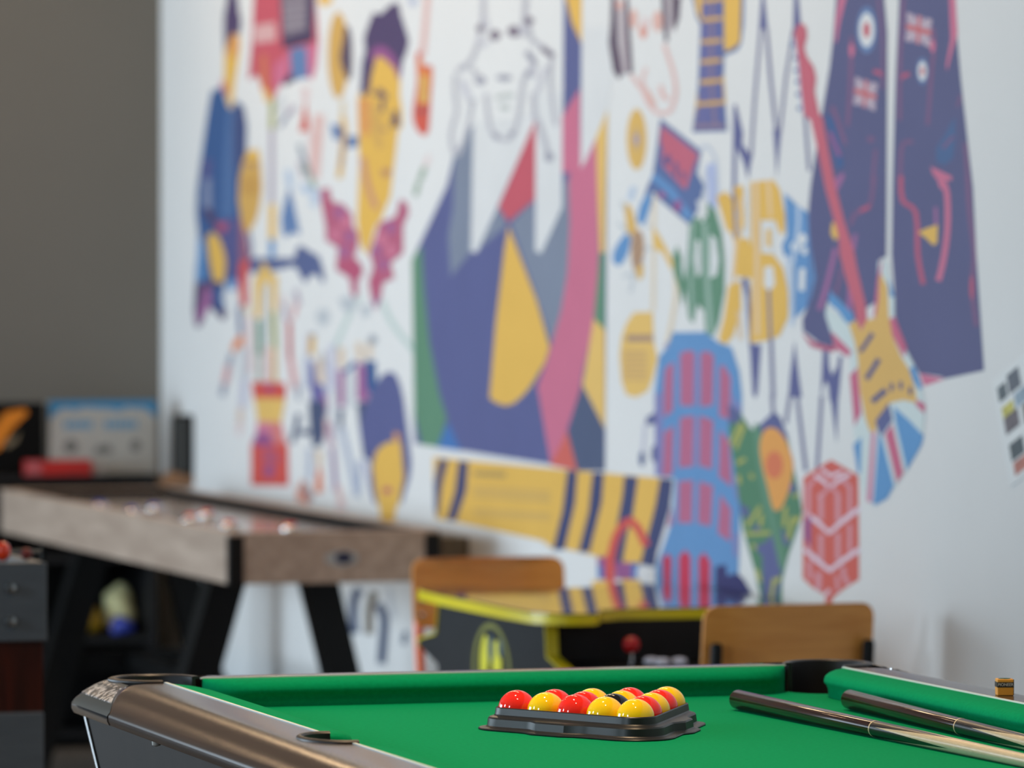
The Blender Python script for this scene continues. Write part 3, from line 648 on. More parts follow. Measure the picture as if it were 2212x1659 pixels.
MURAL = [
 ('standing_figure', 'printed figure in a blue coat with a yellow face', [
  ('plum', [14885,2248,14771,2242,14749,2190,14722,2159,14734,2120,14825,2124,14886,2097,14924,2062,14932,2118,14931,2180,14901,2216]),
  ('yellow', [14825,2124,14803,2125,14782,2123,14764,2119,14750,2116,14740,2110,14734,2102,14735,2089,14740,2073,14749,2055,14763,2034,14780,2010,14795,1987,14804,1967,14810,1949,14818,1933,14829,1920,14843,1909,14856,1905,14869,1911,14882,1925,14894,1940,14906,1955,14917,1973,14924,1992,14928,2016,14928,2041,14924,2062,14915,2077,14902,2088,14886,2097,14867,2108,14846,2118]),
  ('orangebrown', [14825,2124,14764,2119,14749,2081,14825,2051,14878,2064,14870,2100]),
  ('pink', [14960,2001,14909,1977,14886,1947,14932,1956,14971,1975]),
  ('coat', [14955,1975,15088,1965,15135,1903,15215,1774,15271,1681,15283,1606,15248,1530,15240,1496,15280,1455,15297,1399,14767,1399,14736,1526,14676,1671,14657,1805,14653,1852,14690,1907,14780,1929,14841,1901,14886,1917]),
  ('coatlight', [14879,1906,14818,1904,14826,1747,14826,1600,14888,1583,14957,1602,14933,1749]),
  ('coatdark', [14803,1926,14690,1904,14657,1852,14657,1805,14690,1755,14743,1738,14781,1673,14826,1747,14826,1857]),
  ('plumblue', [15183,1773,15073,1760,15089,1708,15199,1699]),
  ('greyblue', [15183,1706,15089,1708,15081,1619,15136,1604,15200,1627]),
  ('plumblue', [15074,1576,14766,1591,14744,1477,14759,1404,14827,1393,14896,1390,14919,1463,15027,1538]),
  ('plum', [15168,1625,15058,1609,15027,1575,14918,1574,14888,1548,14996,1545,15089,1568,15184,1607]),
  ('pinkred', [15027,1575,14888,1574,14911,1548,14996,1551]),
  ('blue', [15256,1540,15168,1509,15177,1404,15281,1401,15272,1465]),
  ('yellow', [15137,1531,15121,1542,15094,1546,15066,1546,15038,1542,15008,1535,14980,1523,14952,1506,14926,1485,14911,1463,14913,1441,14926,1418,14942,1401,14958,1390,14977,1384,14996,1382,15014,1383,15032,1387,15051,1397,15072,1415,15095,1440,15113,1464,15127,1488,15137,1513]),
  ('plum', [15297,1397,15074,1404,14919,1397,14950,1353,14892,1301,14950,1286,15059,1315,15122,1326,15177,1292,15233,1265,15289,1265,15316,1314]),
  ('mauve', [15161,1393,15082,1371,15090,1334,15185,1299,15249,1273,15289,1291,15217,1344]),
  ('coat', [15059,1389,14919,1393,14950,1353,14912,1316,15012,1319,15074,1345]),
  ('blue', [14888,1404,14767,1412,14782,1379,14888,1375]),
  ('white', [14919,1367,14827,1379,14767,1360,14782,1339,14888,1342]),
  ('brownred', [14751,1587,14676,1571,14639,1506,14617,1462,14647,1404,14647,1332,14729,1328,14759,1397,14744,1477]),
  ('red', [14744,1459,14617,1466,14654,1419,14640,1335,14722,1328,14759,1390]),
  ('coat', [14685,1589,14672,1574,14640,1575,14652,1590]),
  ('coat', [14672,1574,14655,1553,14623,1555,14640,1575]),
  ('coat', [14655,1553,14640,1534,14608,1535,14623,1555]),
  ('coat', [14640,1534,14631,1518,14598,1519,14608,1535]),
  ('coat', [14631,1518,14624,1503,14592,1504,14598,1519]),
  ('coat', [14624,1503,14621,1491,14589,1491,14592,1504]),
  ('coat', [14621,1491,14624,1483,14592,1482,14589,1491]),
  ('coat', [14624,1483,14630,1478,14599,1476,14592,1482]),
  ('coat', [14630,1478,14635,1474,14604,1472,14599,1476]),
 ]),
 ('guitar_neck', 'printed navy guitar neck with a pointed headstock', [
  ('slate', [14624,1471,14115,1467,14087,1495,14046,1503,13950,1487,13843,1470,13796,1432,13783,1404,13813,1396,13843,1415,13897,1423,13964,1411,13992,1394,14033,1411,14074,1432,14115,1445,14398,1429,14558,1426,14624,1430]),
 ]),
 ('caption_badge', 'printed yellow oval badge beside the blue coat', [
  ('ochre', [14646,1781,14520,1780,14491,1733,14477,1668,14506,1614,14543,1579,14617,1547,14676,1540,14728,1585,14758,1636,14747,1701,14705,1748]),
  ('yellow', [14638,1781,14520,1780,14498,1747,14690,1751]),
  ('ochredark', [14675,1733,14542,1730,14542,1744,14675,1747]),
  ('ochredark2', [14721,1652,14513,1649,14513,1702,14720,1706]),
 ]),
 ('flower_stems', 'printed stems and yellow petals rising from the red vase', [
  ('olive', [14393,1930,14393,1834,14329,1832,14329,1928]),
  ('mauvegrey', [14391,1834,14392,1624,14340,1623,14340,1832]),
  ('yellow2', [14403,1622,14404,1522,14320,1521,14320,1621]),
  ('blue', [14398,1522,14402,1472,14331,1472,14326,1521]),
  ('yellow2', [14565,1412,14507,1429,14478,1458,14412,1447,14384,1429,14298,1415,14312,1316,14377,1315,14384,1397,14441,1404,14478,1372,14485,1297,14558,1296,14573,1372]),
  ('green', [14550,1292,14543,1192,14473,1193,14479,1293]),
  ('olivegrey', [14537,1192,14537,1087,14487,1088,14487,1193]),
  ('olive', [14383,1315,14368,1212,14300,1213,14314,1316]),
  ('ochre2', [14358,1212,14359,1105,14310,1106,14310,1213]),
  ('palegrey', [14449,1390,14449,1229,14406,1229,14405,1390]),
  ('palepink', [14464,1218,14464,1096,14363,1098,14363,1219]),
  ('palepink', [14269,1361,14227,1290,14172,1293,14214,1363]),
  ('redbrown', [14199,1291,14193,1186,14137,1187,14143,1292]),
  ('palered', [14192,1185,14137,1101,14068,1105,14123,1188]),
  ('palered', [14097,1357,14153,1300,14107,1298,14051,1354]),
  ('mauvegrey', [14261,1340,14219,1290,14180,1293,14222,1342]),
  ('mauvegrey', [14126,1378,14084,1336,14036,1340,14077,1381]),
  ('palepink', [14662,1310,14655,1136,14581,1137,14588,1311]),
  ('yellowpale', [14716,1324,14642,1299,14593,1307,14667,1332]),
  ('slate', [14779,1331,14756,1247,14703,1248,14725,1332]),
  ('orange', [14745,1246,14692,1246,14707,1211,14760,1211,14813,1190,14846,1210,14805,1229]),
  ('slategrey', [14875,1192,14929,1110,14865,1109,14812,1191]),
  ('palered', [14924,1155,14963,1095,14893,1093,14854,1153]),
  ('slategrey', [14961,1102,14992,1065,14925,1063,14895,1101]),
  ('palegrey', [14736,1211,14736,1120,14649,1121,14649,1212]),
  ('palelilac', [14731,1120,14747,1036,14669,1037,14654,1121]),
  ('palepeach', [14768,1036,14783,984,14708,985,14693,1036]),
  ('palepink', [14772,992,14787,955,14719,955,14704,992]),
 ]),
 ('red_vase', 'printed red hourglass vase with a yellow waist', [
  ('red', [14603,1113,14217,1117,14203,1083,14242,1065,14574,1058]),
  ('yellow2', [14571,1067,14211,1074,14264,1001,14530,997]),
  ('pinkpale', [14537,999,14257,1004,14228,970,14193,943,14611,930,14545,968]),
  ('salmon', [14385,1001,14264,1004,14242,969,14186,939,14356,931]),
  ('red', [14607,936,14183,946,14175,829,14607,814]),
  ('plumpink', [14559,964,14399,972,14342,938,14574,929]),
  ('rose', [14457,931,14314,925,14278,890,14414,868,14487,891]),
  ('plumpink', [14339,863,14343,858,14353,853,14369,849,14389,847,14410,846,14430,847,14446,850,14457,854,14460,859,14457,865,14446,869,14430,873,14410,876,14389,877,14369,875,14353,873,14343,868]),
  ('plumpink', [14342,1100,14345,1097,14353,1095,14367,1093,14383,1092,14401,1091,14417,1092,14430,1093,14439,1095,14442,1098,14439,1101,14430,1103,14417,1105,14401,1107,14383,1107,14367,1106,14353,1105,14345,1103]),
 ]),
 ('crimson_shape', 'printed crimson and pink shape with a dark text panel', [
  ('crimson', [14570,2231,13888,2195,13848,2059,13875,1988,13922,1955,13977,1971,14156,1964,14240,1967,14311,1938,14346,1918,14382,1926,14454,1954,14542,1993,14637,1982,14600,2085]),
  ('pink', [13976,2048,13848,2059,13879,1988,13929,1956,13970,1975]),
  ('pink', [14339,2013,14169,2045,14184,1979,14311,1941,14346,1971]),
  ('orangered', [14498,2052,14425,2049,14404,1973,14354,1918,14425,1913,14498,1959]),
  ('yellow2', [14483,1958,14411,1945,14382,1915,14440,1910]),
  ('labelpink', [14573,2136,14324,2135,14317,2082,14568,2085]),
  ('darkplum', [14274,2216,13888,2195,13906,2062,14240,2055]),
  ('darkgrey', [14253,2215,13976,2200,13983,2096,14225,2090]),
  ('greyline', [14237,2168,13988,2166,13992,2172,14241,2175]),
  ('greyline', [14237,2147,13988,2145,13992,2151,14241,2154]),
  ('greyline', [14237,2126,13988,2124,13992,2130,14241,2133]),
  ('greyline', [14238,2107,13988,2105,13992,2111,14241,2113]),
  ('steel', [14162,2052,13976,2053,13963,1966,14142,1962]),
  ('darkplum', [14149,1985,14107,1962,14226,1949,14240,1960,14212,1973]),
 ]),
 ('gold_disc', 'printed gold disc with a dark crescent', [
  ('darkplum2', [13502,2014,13504,1989,13512,1968,13524,1952,13539,1944,13555,1945,13569,1954,13581,1971,13589,1993,13592,2018,13589,2042,13581,2064,13569,2079,13554,2087,13539,2087,13524,2077,13512,2061,13504,2039]),
  ('ochre', [13538,2009,13544,1969,13562,1934,13591,1908,13625,1896,13662,1897,13697,1912,13726,1940,13745,1976,13751,2017,13745,2058,13726,2093,13697,2118,13662,2131,13625,2129,13590,2113,13562,2086,13544,2049]),
  ('darkplum2', [13566,2091,13547,2087,13525,2076,13508,2058,13501,2029,13499,1995,13502,1967,13509,1952,13520,1943,13534,1941,13552,1947,13573,1958,13592,1970,13607,1981,13619,1993,13624,2005,13618,2020,13604,2036,13592,2051,13584,2068,13577,2083]),
 ]),
 ('yellow_blob', 'printed yellow drop at the top edge', [
  ('yellow', [13702,2165,13707,2160,13721,2156,13742,2154,13768,2153,13795,2155,13821,2158,13843,2162,13856,2168,13861,2173,13856,2178,13843,2182,13821,2185,13795,2185,13767,2184,13742,2180,13721,2176,13707,2171]),
 ]),
 ('blue_dot', 'printed small blue dot at the top edge', [
  ('steelpale', [12870,2118,12872,2114,12879,2110,12889,2108,12901,2107,12914,2108,12926,2110,12936,2113,12943,2117,12945,2121,12943,2126,12936,2129,12926,2131,12914,2132,12901,2131,12889,2129,12879,2126,12872,2122]),
 ]),
 ('red_triangle', 'printed small red triangle with a pale tip', [
  ('palepink', [14031,1942,14031,1904,13950,1901,13949,1939]),
  ('vermilion', [13990,1909,13947,1818,14059,1816]),
  ('palepink', [13963,1822,13943,1710,13903,1710,13923,1821]),
 ]),
 ('grey_squiggle', 'printed grey pencil squiggle', [
  ('palegrey', [14263,1927,14320,1880,14273,1875,14217,1922]),
  ('slategrey', [14189,1880,14295,1841,14256,1834,14151,1873]),
  ('mauvegrey', [14138,1897,14194,1874,14146,1866,14090,1888]),
 ]),
 ('pink_stroke', 'printed pale pink slanting stroke', [
  ('palepink2', [13895,1862,13950,1688,13842,1683,13789,1857]),
 ]),
 ('small_bee', 'printed small bee with blue wings', [
  ('steel', [13725,1831,13605,1822,13605,1785,13696,1787]),
  ('steel', [13605,1795,13432,1789,13439,1762,13592,1759]),
  ('ochrepale', [13618,1890,13624,1840,13573,1838,13566,1888]),
  ('ochre2', [13628,1845,13621,1835,13563,1836,13569,1846]),
  ('ochre2', [13621,1835,13613,1822,13553,1822,13563,1836]),
  ('ochre2', [13613,1822,13609,1805,13550,1804,13553,1822]),
  ('ochre2', [13609,1805,13614,1785,13555,1782,13550,1804]),
  ('ochre2', [13614,1785,13624,1762,13565,1758,13555,1782]),
  ('ochre2', [13624,1762,13635,1739,13576,1736,13565,1758]),
  ('ochre2', [13635,1739,13644,1717,13585,1714,13576,1736]),
  ('ochre2', [13644,1717,13654,1696,13595,1693,13585,1714]),
  ('ochre2', [13654,1696,13661,1682,13602,1679,13595,1693]),
  ('ochredark', [13608,1816,13627,1711,13596,1710,13577,1814]),
 ]),
 ('leaf_sprig', 'printed thin grey-green sprig left of the portrait', [
  ('slategrey2', [14085,1781,14068,1767,14016,1770,14033,1784]),
  ('slategrey2', [14068,1767,14043,1747,13991,1751,14016,1770]),
  ('slategrey2', [14043,1747,14016,1727,13965,1731,13991,1751]),
  ('slategrey2', [14016,1727,13988,1708,13938,1712,13965,1731]),
  ('slategrey2', [13988,1708,13959,1689,13909,1692,13938,1712]),
  ('slategrey2', [13959,1689,13935,1670,13884,1673,13909,1692]),
  ('slategrey2', [13935,1670,13918,1652,13865,1654,13884,1673]),
  ('slategrey2', [13918,1652,13905,1634,13852,1636,13865,1654]),
  ('slategrey2', [13905,1634,13896,1622,13843,1624,13852,1636]),
  ('mauvegrey', [14079,1736,14024,1686,13985,1689,14039,1738]),
  ('green2', [14028,1725,14001,1700,13954,1702,13981,1727]),
  ('green2', [13965,1692,13917,1660,13875,1663,13922,1695]),
 ]),
 ('blue_teardrop', 'printed blue flask-shaped drop', [
  ('palesteel', [14226,1715,14198,1662,14115,1663,14143,1716]),
  ('steel', [14170,1666,14136,1641,14094,1591,14046,1531,14136,1539,14199,1524,14244,1537,14262,1579,14220,1628]),
 ]),
 ('pale_cloud', 'printed very pale blue smudge', [
  ('palesteel', [14070,1657,13897,1631,13815,1642,14022,1678]),
  ('palesteel', [13897,1631,13963,1617,13883,1603,13815,1642]),
 ]),
 ('small_guitar', 'printed small red and orange guitar beside the portrait', [
  ('palepink2', [12798,2138,12805,2111,12746,2107,12738,2134]),
  ('palepink2', [12805,2111,12816,2072,12757,2068,12746,2107]),
  ('palepink2', [12816,2072,12827,2038,12767,2034,12757,2068]),
  ('palepink2', [12827,2038,12836,2013,12776,2008,12767,2034]),
  ('palepink2', [12836,2013,12844,1992,12784,1988,12776,2008]),
  ('palepink2', [12844,1992,12850,1978,12790,1974,12784,1988]),
  ('vermilion', [12876,1985,12864,1991,12847,1989,12832,1984,12824,1975,12820,1963,12808,1953,12782,1951,12750,1951,12728,1947,12723,1933,12728,1913,12733,1893,12738,1872,12743,1850,12748,1830,12752,1812,12755,1797,12762,1785,12774,1778,12790,1774,12808,1774,12831,1778,12857,1785,12878,1795,12894,1805,12904,1818,12908,1835,12898,1858,12881,1886,12869,1914,12870,1940,12876,1966]),
  ('orange', [12866,1975,12820,1969,12808,1947,12733,1937,12741,1893,12832,1896,12855,1929]),
  ('ochre2', [12843,1929,12774,1926,12762,1856,12849,1855]),
  ('darkplum2', [12803,1838,12804,1835,12808,1833,12814,1832,12822,1831,12830,1832,12837,1833,12844,1834,12848,1837,12849,1839,12848,1842,12844,1844,12837,1845,12830,1845,12822,1845,12814,1844,12808,1842,12804,1840]),
 ]),
 ('leaf_sprig', 'printed thin green sprig right of the portrait', [
  ('palepink', [12781,1724,12810,1695,12772,1692,12743,1720]),
  ('green2', [12820,1696,12866,1662,12820,1657,12774,1691]),
  ('green2', [12878,1658,12907,1623,12861,1620,12832,1655]),
 ]),
 ('yellow_portrait', 'large printed yellow face with swept plum hair', [
  ('yellow', [13257,2000,13202,1995,13128,1979,13068,1957,13026,1923,13032,1884,13008,1844,13008,1805,13050,1790,13068,1742,13098,1677,13123,1619,13141,1612,13214,1562,13264,1548,13313,1499,13351,1469,13414,1499,13452,1560,13441,1633,13426,1717,13441,1817,13445,1891]),
  ('orangebrown', [13438,1888,13313,1887,13325,1847,13313,1810,13375,1776,13420,1803]),
  ('ochre', [13313,1870,13239,1871,13189,1810,13226,1785,13165,1760,13239,1746,13313,1794]),
  ('plum', [13288,2111,13214,2103,13153,2117,13086,2127,13038,2120,13020,2091,12978,2054,12943,2020,12972,1989,13002,1974,13026,1929,13068,1957,13128,1985,13202,2008,13257,1994,13307,1946,13325,1907,13388,1891,13419,1910,13400,1983,13369,2015,13381,2049,13338,2080]),
  ('plumpink', [13313,2009,13238,2023,13153,2012,13080,1987,13026,1942,13038,1923,13086,1957,13189,1988,13263,1994,13294,1972]),
  ('brown', [13269,1905,13214,1910,13153,1891,13165,1875,13226,1894]),
  ('brown', [13316,1897,13289,1894,13283,1901,13310,1903]),
  ('brown', [13289,1894,13251,1890,13245,1897,13283,1901]),
  ('brown', [13251,1890,13218,1887,13210,1893,13245,1897]),
  ('brown', [13218,1887,13191,1883,13182,1890,13210,1893]),
  ('brown', [13191,1883,13168,1880,13158,1887,13182,1890]),
  ('brown', [13168,1880,13152,1878,13142,1884,13158,1887]),
  ('brown', [13216,1880,13216,1847,13175,1846,13175,1879]),
  ('brown', [13101,1846,13082,1803,13030,1803,13048,1846]),
  ('brown', [13122,1831,13110,1804,13074,1804,13086,1831]),
  ('brownmauve', [13214,1696,13117,1695,13129,1678,13190,1675]),
  ('ochredark', [13213,1800,13164,1789,13142,1797,13191,1808]),
  ('rosebrown', [13423,1732,13412,1714,13355,1715,13366,1733]),
  ('rosebrown', [13412,1714,13397,1688,13340,1690,13355,1715]),
  ('rosebrown', [13397,1688,13379,1664,13323,1667,13340,1690]),
  ('rosebrown', [13379,1664,13357,1644,13303,1648,13323,1667]),
  ('rosebrown', [13357,1644,13334,1626,13281,1631,13303,1648]),
  ('rosebrown', [13334,1626,13315,1612,13262,1617,13281,1631]),
  ('rosebrown', [13315,1612,13301,1602,13248,1607,13262,1617]),
  ('rosebrown', [13301,1602,13290,1596,13238,1601,13248,1607]),
  ('rosebrown', [13290,1596,13283,1591,13232,1597,13238,1601]),
 ]),
 ('crimson_flowers', 'pair of printed crimson gladioli below the portrait', [
  ('palegreen', [13432,1367,13464,1354,13427,1348,13396,1361]),
  ('palegreen', [13464,1354,13511,1333,13473,1328,13427,1348]),
  ('palegreen', [13511,1333,13561,1309,13522,1304,13473,1328]),
  ('palegreen', [13561,1309,13617,1276,13577,1272,13522,1304]),
  ('palegreen', [13617,1276,13676,1239,13635,1235,13577,1272]),
  ('palegreen', [13676,1239,13718,1212,13677,1208,13635,1235]),
  ('palegreen', [13224,1349,13202,1334,13158,1339,13181,1354]),
  ('palegreen', [13202,1334,13168,1312,13126,1318,13158,1339]),
  ('palegreen', [13168,1312,13124,1290,13085,1296,13126,1318]),
  ('palegreen', [13124,1290,13062,1267,13026,1275,13085,1296]),
  ('palegreen', [13062,1267,12992,1244,12957,1253,13026,1275]),
  ('palegreen', [12992,1244,12943,1229,12908,1237,12957,1253]),
  ('palegreen', [12944,1229,12908,1217,12873,1224,12908,1237]),
  ('palegrey2', [13645,1357,13516,1364,13439,1344,13516,1317,13593,1323]),
  ('palegrey2', [13414,1337,13313,1341,13326,1311,13401,1304]),
  ('palegrey2', [13730,1305,13734,1297,13747,1290,13766,1284,13790,1281,13816,1281,13840,1284,13859,1289,13872,1296,13877,1304,13872,1313,13859,1320,13840,1325,13816,1328,13790,1328,13766,1326,13747,1321,13734,1313]),
  ('rose2', [13829,1655,13736,1657,13710,1619,13592,1611,13502,1582,13490,1549,13439,1531,13439,1498,13477,1468,13395,1444,13389,1424,13439,1404,13439,1371,13477,1356,13509,1374,13528,1411,13671,1435,13645,1493,13776,1514,13776,1552,13816,1607]),
  ('rose2', [13032,1614,12967,1608,12943,1579,12997,1547,12997,1476,13068,1460,13117,1450,13081,1411,13190,1398,13215,1358,13264,1325,13307,1358,13338,1398,13289,1441,13326,1477,13264,1523,13227,1556,13068,1571]),
  ('mauve', [13587,1587,13590,1581,13598,1577,13609,1573,13624,1571,13639,1571,13654,1574,13665,1577,13673,1582,13676,1588,13673,1594,13665,1598,13653,1602,13639,1604,13624,1603,13609,1601,13598,1597,13590,1592]),
  ('pinkpale', [13523,1563,13526,1557,13533,1552,13545,1549,13559,1547,13574,1547,13589,1549,13600,1553,13608,1558,13611,1563,13608,1569,13600,1574,13589,1577,13574,1579,13559,1579,13545,1577,13533,1573,13526,1568]),
  ('pinkpale', [13626,1530,13629,1524,13637,1519,13648,1516,13663,1514,13678,1514,13693,1516,13705,1520,13712,1525,13715,1530,13712,1536,13705,1541,13693,1544,13678,1546,13663,1546,13648,1544,13637,1540,13629,1535]),
  ('mauve', [13485,1522,13487,1516,13495,1512,13506,1508,13521,1506,13536,1506,13550,1508,13562,1512,13569,1517,13572,1523,13569,1528,13562,1533,13550,1536,13536,1538,13521,1538,13506,1536,13495,1532,13487,1527]),
  ('mauve', [13536,1482,13539,1476,13546,1471,13558,1468,13572,1466,13587,1466,13602,1468,13613,1472,13621,1477,13624,1482,13621,1488,13613,1493,13602,1496,13587,1498,13572,1498,13558,1496,13546,1492,13539,1487]),
  ('rose', [13447,1438,13449,1432,13457,1427,13468,1424,13482,1422,13497,1422,13512,1424,13523,1428,13531,1432,13533,1438,13531,1444,13523,1448,13512,1452,13497,1454,13482,1454,13468,1452,13457,1448,13449,1443]),
  ('mauve', [13076,1541,13078,1536,13085,1531,13096,1528,13110,1526,13124,1526,13137,1528,13148,1532,13156,1537,13158,1542,13156,1548,13148,1552,13137,1556,13124,1557,13110,1557,13096,1555,13085,1552,13078,1547]),
  ('pinkpale', [13160,1513,13163,1507,13170,1503,13181,1499,13195,1497,13209,1497,13223,1499,13234,1503,13241,1508,13244,1513,13241,1519,13234,1523,13223,1527,13209,1529,13195,1528,13181,1526,13170,1523,13163,1518]),
  ('pinkpale', [13076,1483,13078,1477,13085,1473,13096,1469,13110,1467,13124,1467,13137,1469,13148,1473,13156,1478,13158,1483,13156,1488,13148,1493,13137,1497,13124,1498,13110,1498,13096,1496,13085,1493,13078,1488]),
  ('mauve', [13209,1483,13212,1478,13219,1473,13230,1470,13244,1468,13259,1468,13272,1470,13284,1474,13291,1478,13293,1484,13291,1489,13284,1494,13272,1497,13259,1499,13244,1499,13230,1497,13219,1494,13212,1489]),
  ('mauve', [13148,1447,13151,1442,13158,1437,13169,1433,13183,1431,13197,1432,13211,1433,13222,1437,13229,1442,13232,1447,13229,1453,13222,1457,13211,1461,13197,1463,13183,1463,13169,1461,13158,1457,13151,1452]),
  ('pinkred', [13222,1404,13224,1399,13232,1394,13243,1391,13256,1389,13271,1389,13285,1391,13296,1394,13303,1399,13306,1404,13303,1410,13296,1415,13285,1418,13271,1420,13256,1420,13243,1418,13232,1414,13224,1410]),
  ('pinkred', [13718,1619,13720,1614,13728,1609,13740,1605,13755,1604,13770,1604,13785,1606,13797,1610,13805,1615,13808,1620,13805,1626,13797,1631,13785,1634,13770,1636,13755,1636,13740,1634,13728,1630,13720,1625]),
  ('pinkred', [13658,1445,13490,1461,13414,1428,13439,1404,13515,1418]),
  ('plumpink', [13237,1348,13238,1344,13243,1340,13250,1337,13259,1335,13269,1335,13277,1337,13285,1339,13289,1343,13291,1348,13289,1352,13285,1356,13277,1359,13269,1361,13259,1361,13250,1360,13243,1357,13238,1353]),
 ]),
 ('figure_group', 'printed group of small standing figures', [
  ('palelilac', [13985,1258,13992,1112,13951,1113,13944,1259]),
  ('steelpale', [13999,1199,14006,1105,13965,1106,13958,1200]),
  ('ochre2', [13951,1256,13961,1200,13893,1200,13883,1256]),
  ('slategrey', [13881,1256,13882,1254,13888,1252,13896,1251,13905,1250,13916,1250,13925,1251,13933,1252,13938,1253,13940,1255,13938,1257,13933,1259,13925,1260,13916,1261,13905,1261,13896,1261,13888,1259,13882,1258]),
  ('violet', [13944,1182,13897,1183,13870,1125,13790,1116,13770,1079,13924,1068,13945,1117]),
  ('peach', [13883,1189,13857,1121,13777,1124,13803,1192]),
  ('greyline', [13820,1208,13807,1160,13773,1161,13786,1209]),
  ('mauve', [13817,1091,13764,1094,13757,1045,13817,1043]),
  ('navyslate', [13958,1071,13790,1075,13770,1031,13784,982,13830,950,13911,946,13945,999]),
  ('navyslate', [14096,1034,14103,1024,14046,1023,14039,1033]),
  ('navyslate', [14103,1024,14113,1010,14056,1009,14046,1023]),
  ('navyslate', [14113,1010,14124,995,14067,994,14056,1009]),
  ('navyslate', [14124,995,14138,980,14082,978,14067,994]),
  ('navyslate', [14138,980,14154,964,14098,962,14082,978]),
  ('navyslate', [14154,964,14166,952,14109,950,14098,962]),
  ('navyslate', [14061,990,13945,993,13945,976,14061,975]),
  ('slategrey', [14102,1116,14081,1071,14040,1073,14061,1118]),
  ('peach', [13652,1224,13652,1170,13574,1171,13574,1225]),
  ('mauve', [13652,1166,13580,1161,13578,1066,13645,1063]),
  ('navyslate', [13645,1058,13587,1059,13600,981,13635,990]),
  ('coatlight', [13555,1153,13446,1181,13483,1191,13592,1162]),
  ('peach', [13475,1238,13449,1188,13379,1192,13404,1242]),
  ('peach', [13357,1241,13357,1198,13295,1199,13295,1242]),
  ('slategrey2', [13253,1249,13255,1244,13263,1240,13274,1237,13288,1235,13302,1235,13316,1237,13327,1239,13335,1243,13337,1248,13335,1252,13327,1257,13316,1260,13302,1261,13288,1261,13274,1260,13263,1257,13255,1253]),
  ('mauve', [13452,1186,13376,1184,13326,1095,13389,1074,13452,1089]),
  ('coat', [13370,1194,13264,1192,13252,1130,13289,1089,13358,1118]),
  ('navyslate', [13452,1076,13289,1089,13264,1024,13326,962,13339,928,13389,937,13427,1013]),
  ('palelilac', [13743,1230,13730,1110,13665,1112,13678,1231]),
  ('palegrey', [13694,1111,13720,1005,13675,1006,13649,1112]),
  ('plumgrey', [13763,1016,13753,994,13700,997,13711,1019]),
  ('plumgrey', [13753,994,13738,962,13685,965,13700,997]),
  ('plumgrey', [13738,962,13724,929,13672,932,13685,965]),
  ('plumgrey', [13724,929,13713,893,13661,896,13672,932]),
  ('plumgrey', [13713,893,13704,857,13652,859,13661,896]),
  ('plumgrey', [13704,857,13698,831,13646,834,13652,859]),
  ('palepink2', [13790,1030,13784,982,13744,984,13750,1031]),
  ('palepink', [13804,979,13712,948,13684,954,13776,985]),
  ('slatepale', [13636,1005,13611,978,13553,983,13577,1010]),
  ('slatepale', [13611,978,13577,939,13519,944,13553,983]),
  ('slatepale', [13577,939,13545,903,13488,908,13519,944]),
  ('slatepale', [13545,903,13520,872,13462,878,13488,908]),
  ('slatepale', [13520,872,13497,844,13439,849,13462,878]),
  ('slatepale', [13497,844,13481,825,13424,830,13439,849]),
  ('slatepale', [13452,925,13465,830,13415,832,13402,926]),
  ('slatepale', [13972,942,13979,852,13925,854,13918,944]),
  ('palelilac', [13781,1171,13767,1092,13733,1093,13746,1172]),
  ('palegrey', [13548,1158,13548,1063,13484,1065,13484,1159]),
  ('palelilac', [13407,925,13332,864,13296,868,13371,929]),
  ('salmon2', [14103,812,14034,853,13966,842,13911,809,13966,784,14089,790]),
  ('greybrown', [14006,851,13898,810,13945,791,14034,825]),
  ('peach', [13898,941,13804,937,13817,892,13871,890]),
  ('orange2', [13851,901,13814,878,13807,825,13891,819,13882,862]),
  ('palepink', [13672,783,13626,834,13581,819,13555,786]),
  ('palepink2', [13669,849,13643,805,13597,809,13622,852]),
 ]),
 ('long_haired_portrait', 'printed yellow face with long navy hair', [
  ('indigo', [13202,1155,13178,1161,13153,1165,13129,1167,13108,1166,13087,1164,13069,1159,13051,1151,13035,1140,13021,1128,13009,1116,13000,1104,12991,1089,12981,1070,12972,1049,12961,1025,12947,997,12933,968,12923,942,12923,924,12929,910,12938,896,12950,883,12964,871,12979,859,12994,843,13009,828,13021,825,13026,844,13028,876,13033,906,13039,931,13048,954,13069,970,13113,975,13169,972,13215,965,13240,957,13255,946,13264,931,13268,911,13267,887,13264,865,13260,842,13255,822,13258,812,13278,818,13306,836,13327,856,13329,877,13324,901,13326,922,13344,936,13368,947,13389,960,13406,978,13420,998,13421,1019,13401,1043,13370,1067,13339,1088,13313,1105,13288,1118,13264,1130,13243,1140,13223,1148]),
  ('yellow', [13215,969,13129,984,13069,986,13039,994,13015,978,13003,939,12989,894,13033,834,13069,807,13079,777,13215,771,13227,803,13271,848,13299,913,13264,951]),
  ('orangebrown', [13033,1000,13035,996,13040,993,13048,990,13058,988,13068,988,13078,989,13086,991,13091,995,13093,999,13091,1003,13086,1006,13078,1009,13068,1011,13058,1011,13048,1010,13040,1008,13035,1004]),
  ('rose', [13108,857,13110,854,13118,851,13130,849,13144,848,13159,847,13173,847,13185,849,13193,851,13195,854,13193,857,13185,860,13173,862,13159,864,13144,864,13129,864,13118,862,13110,860]),
  ('rose', [13191,852,13111,855,13111,860,13191,857]),
 ]),
 ('collage_portrait', 'large printed collage of coloured shards with an outlined face', [
  ('indigo', [12916,1456,12594,1644,12528,1722,12362,1791,11842,1795,11634,1787,11500,1849,11293,1790,11310,971,11544,963,11731,972,12886,987]),
  ('indigo', [11624,2075,11486,2067,11486,1731,11634,1627]),
  ('yellow', [11613,2074,11486,2067,11486,1950,11560,2001]),
  ('white', [11486,1987,11219,1975,11293,1790,11461,1675,11493,1664]),
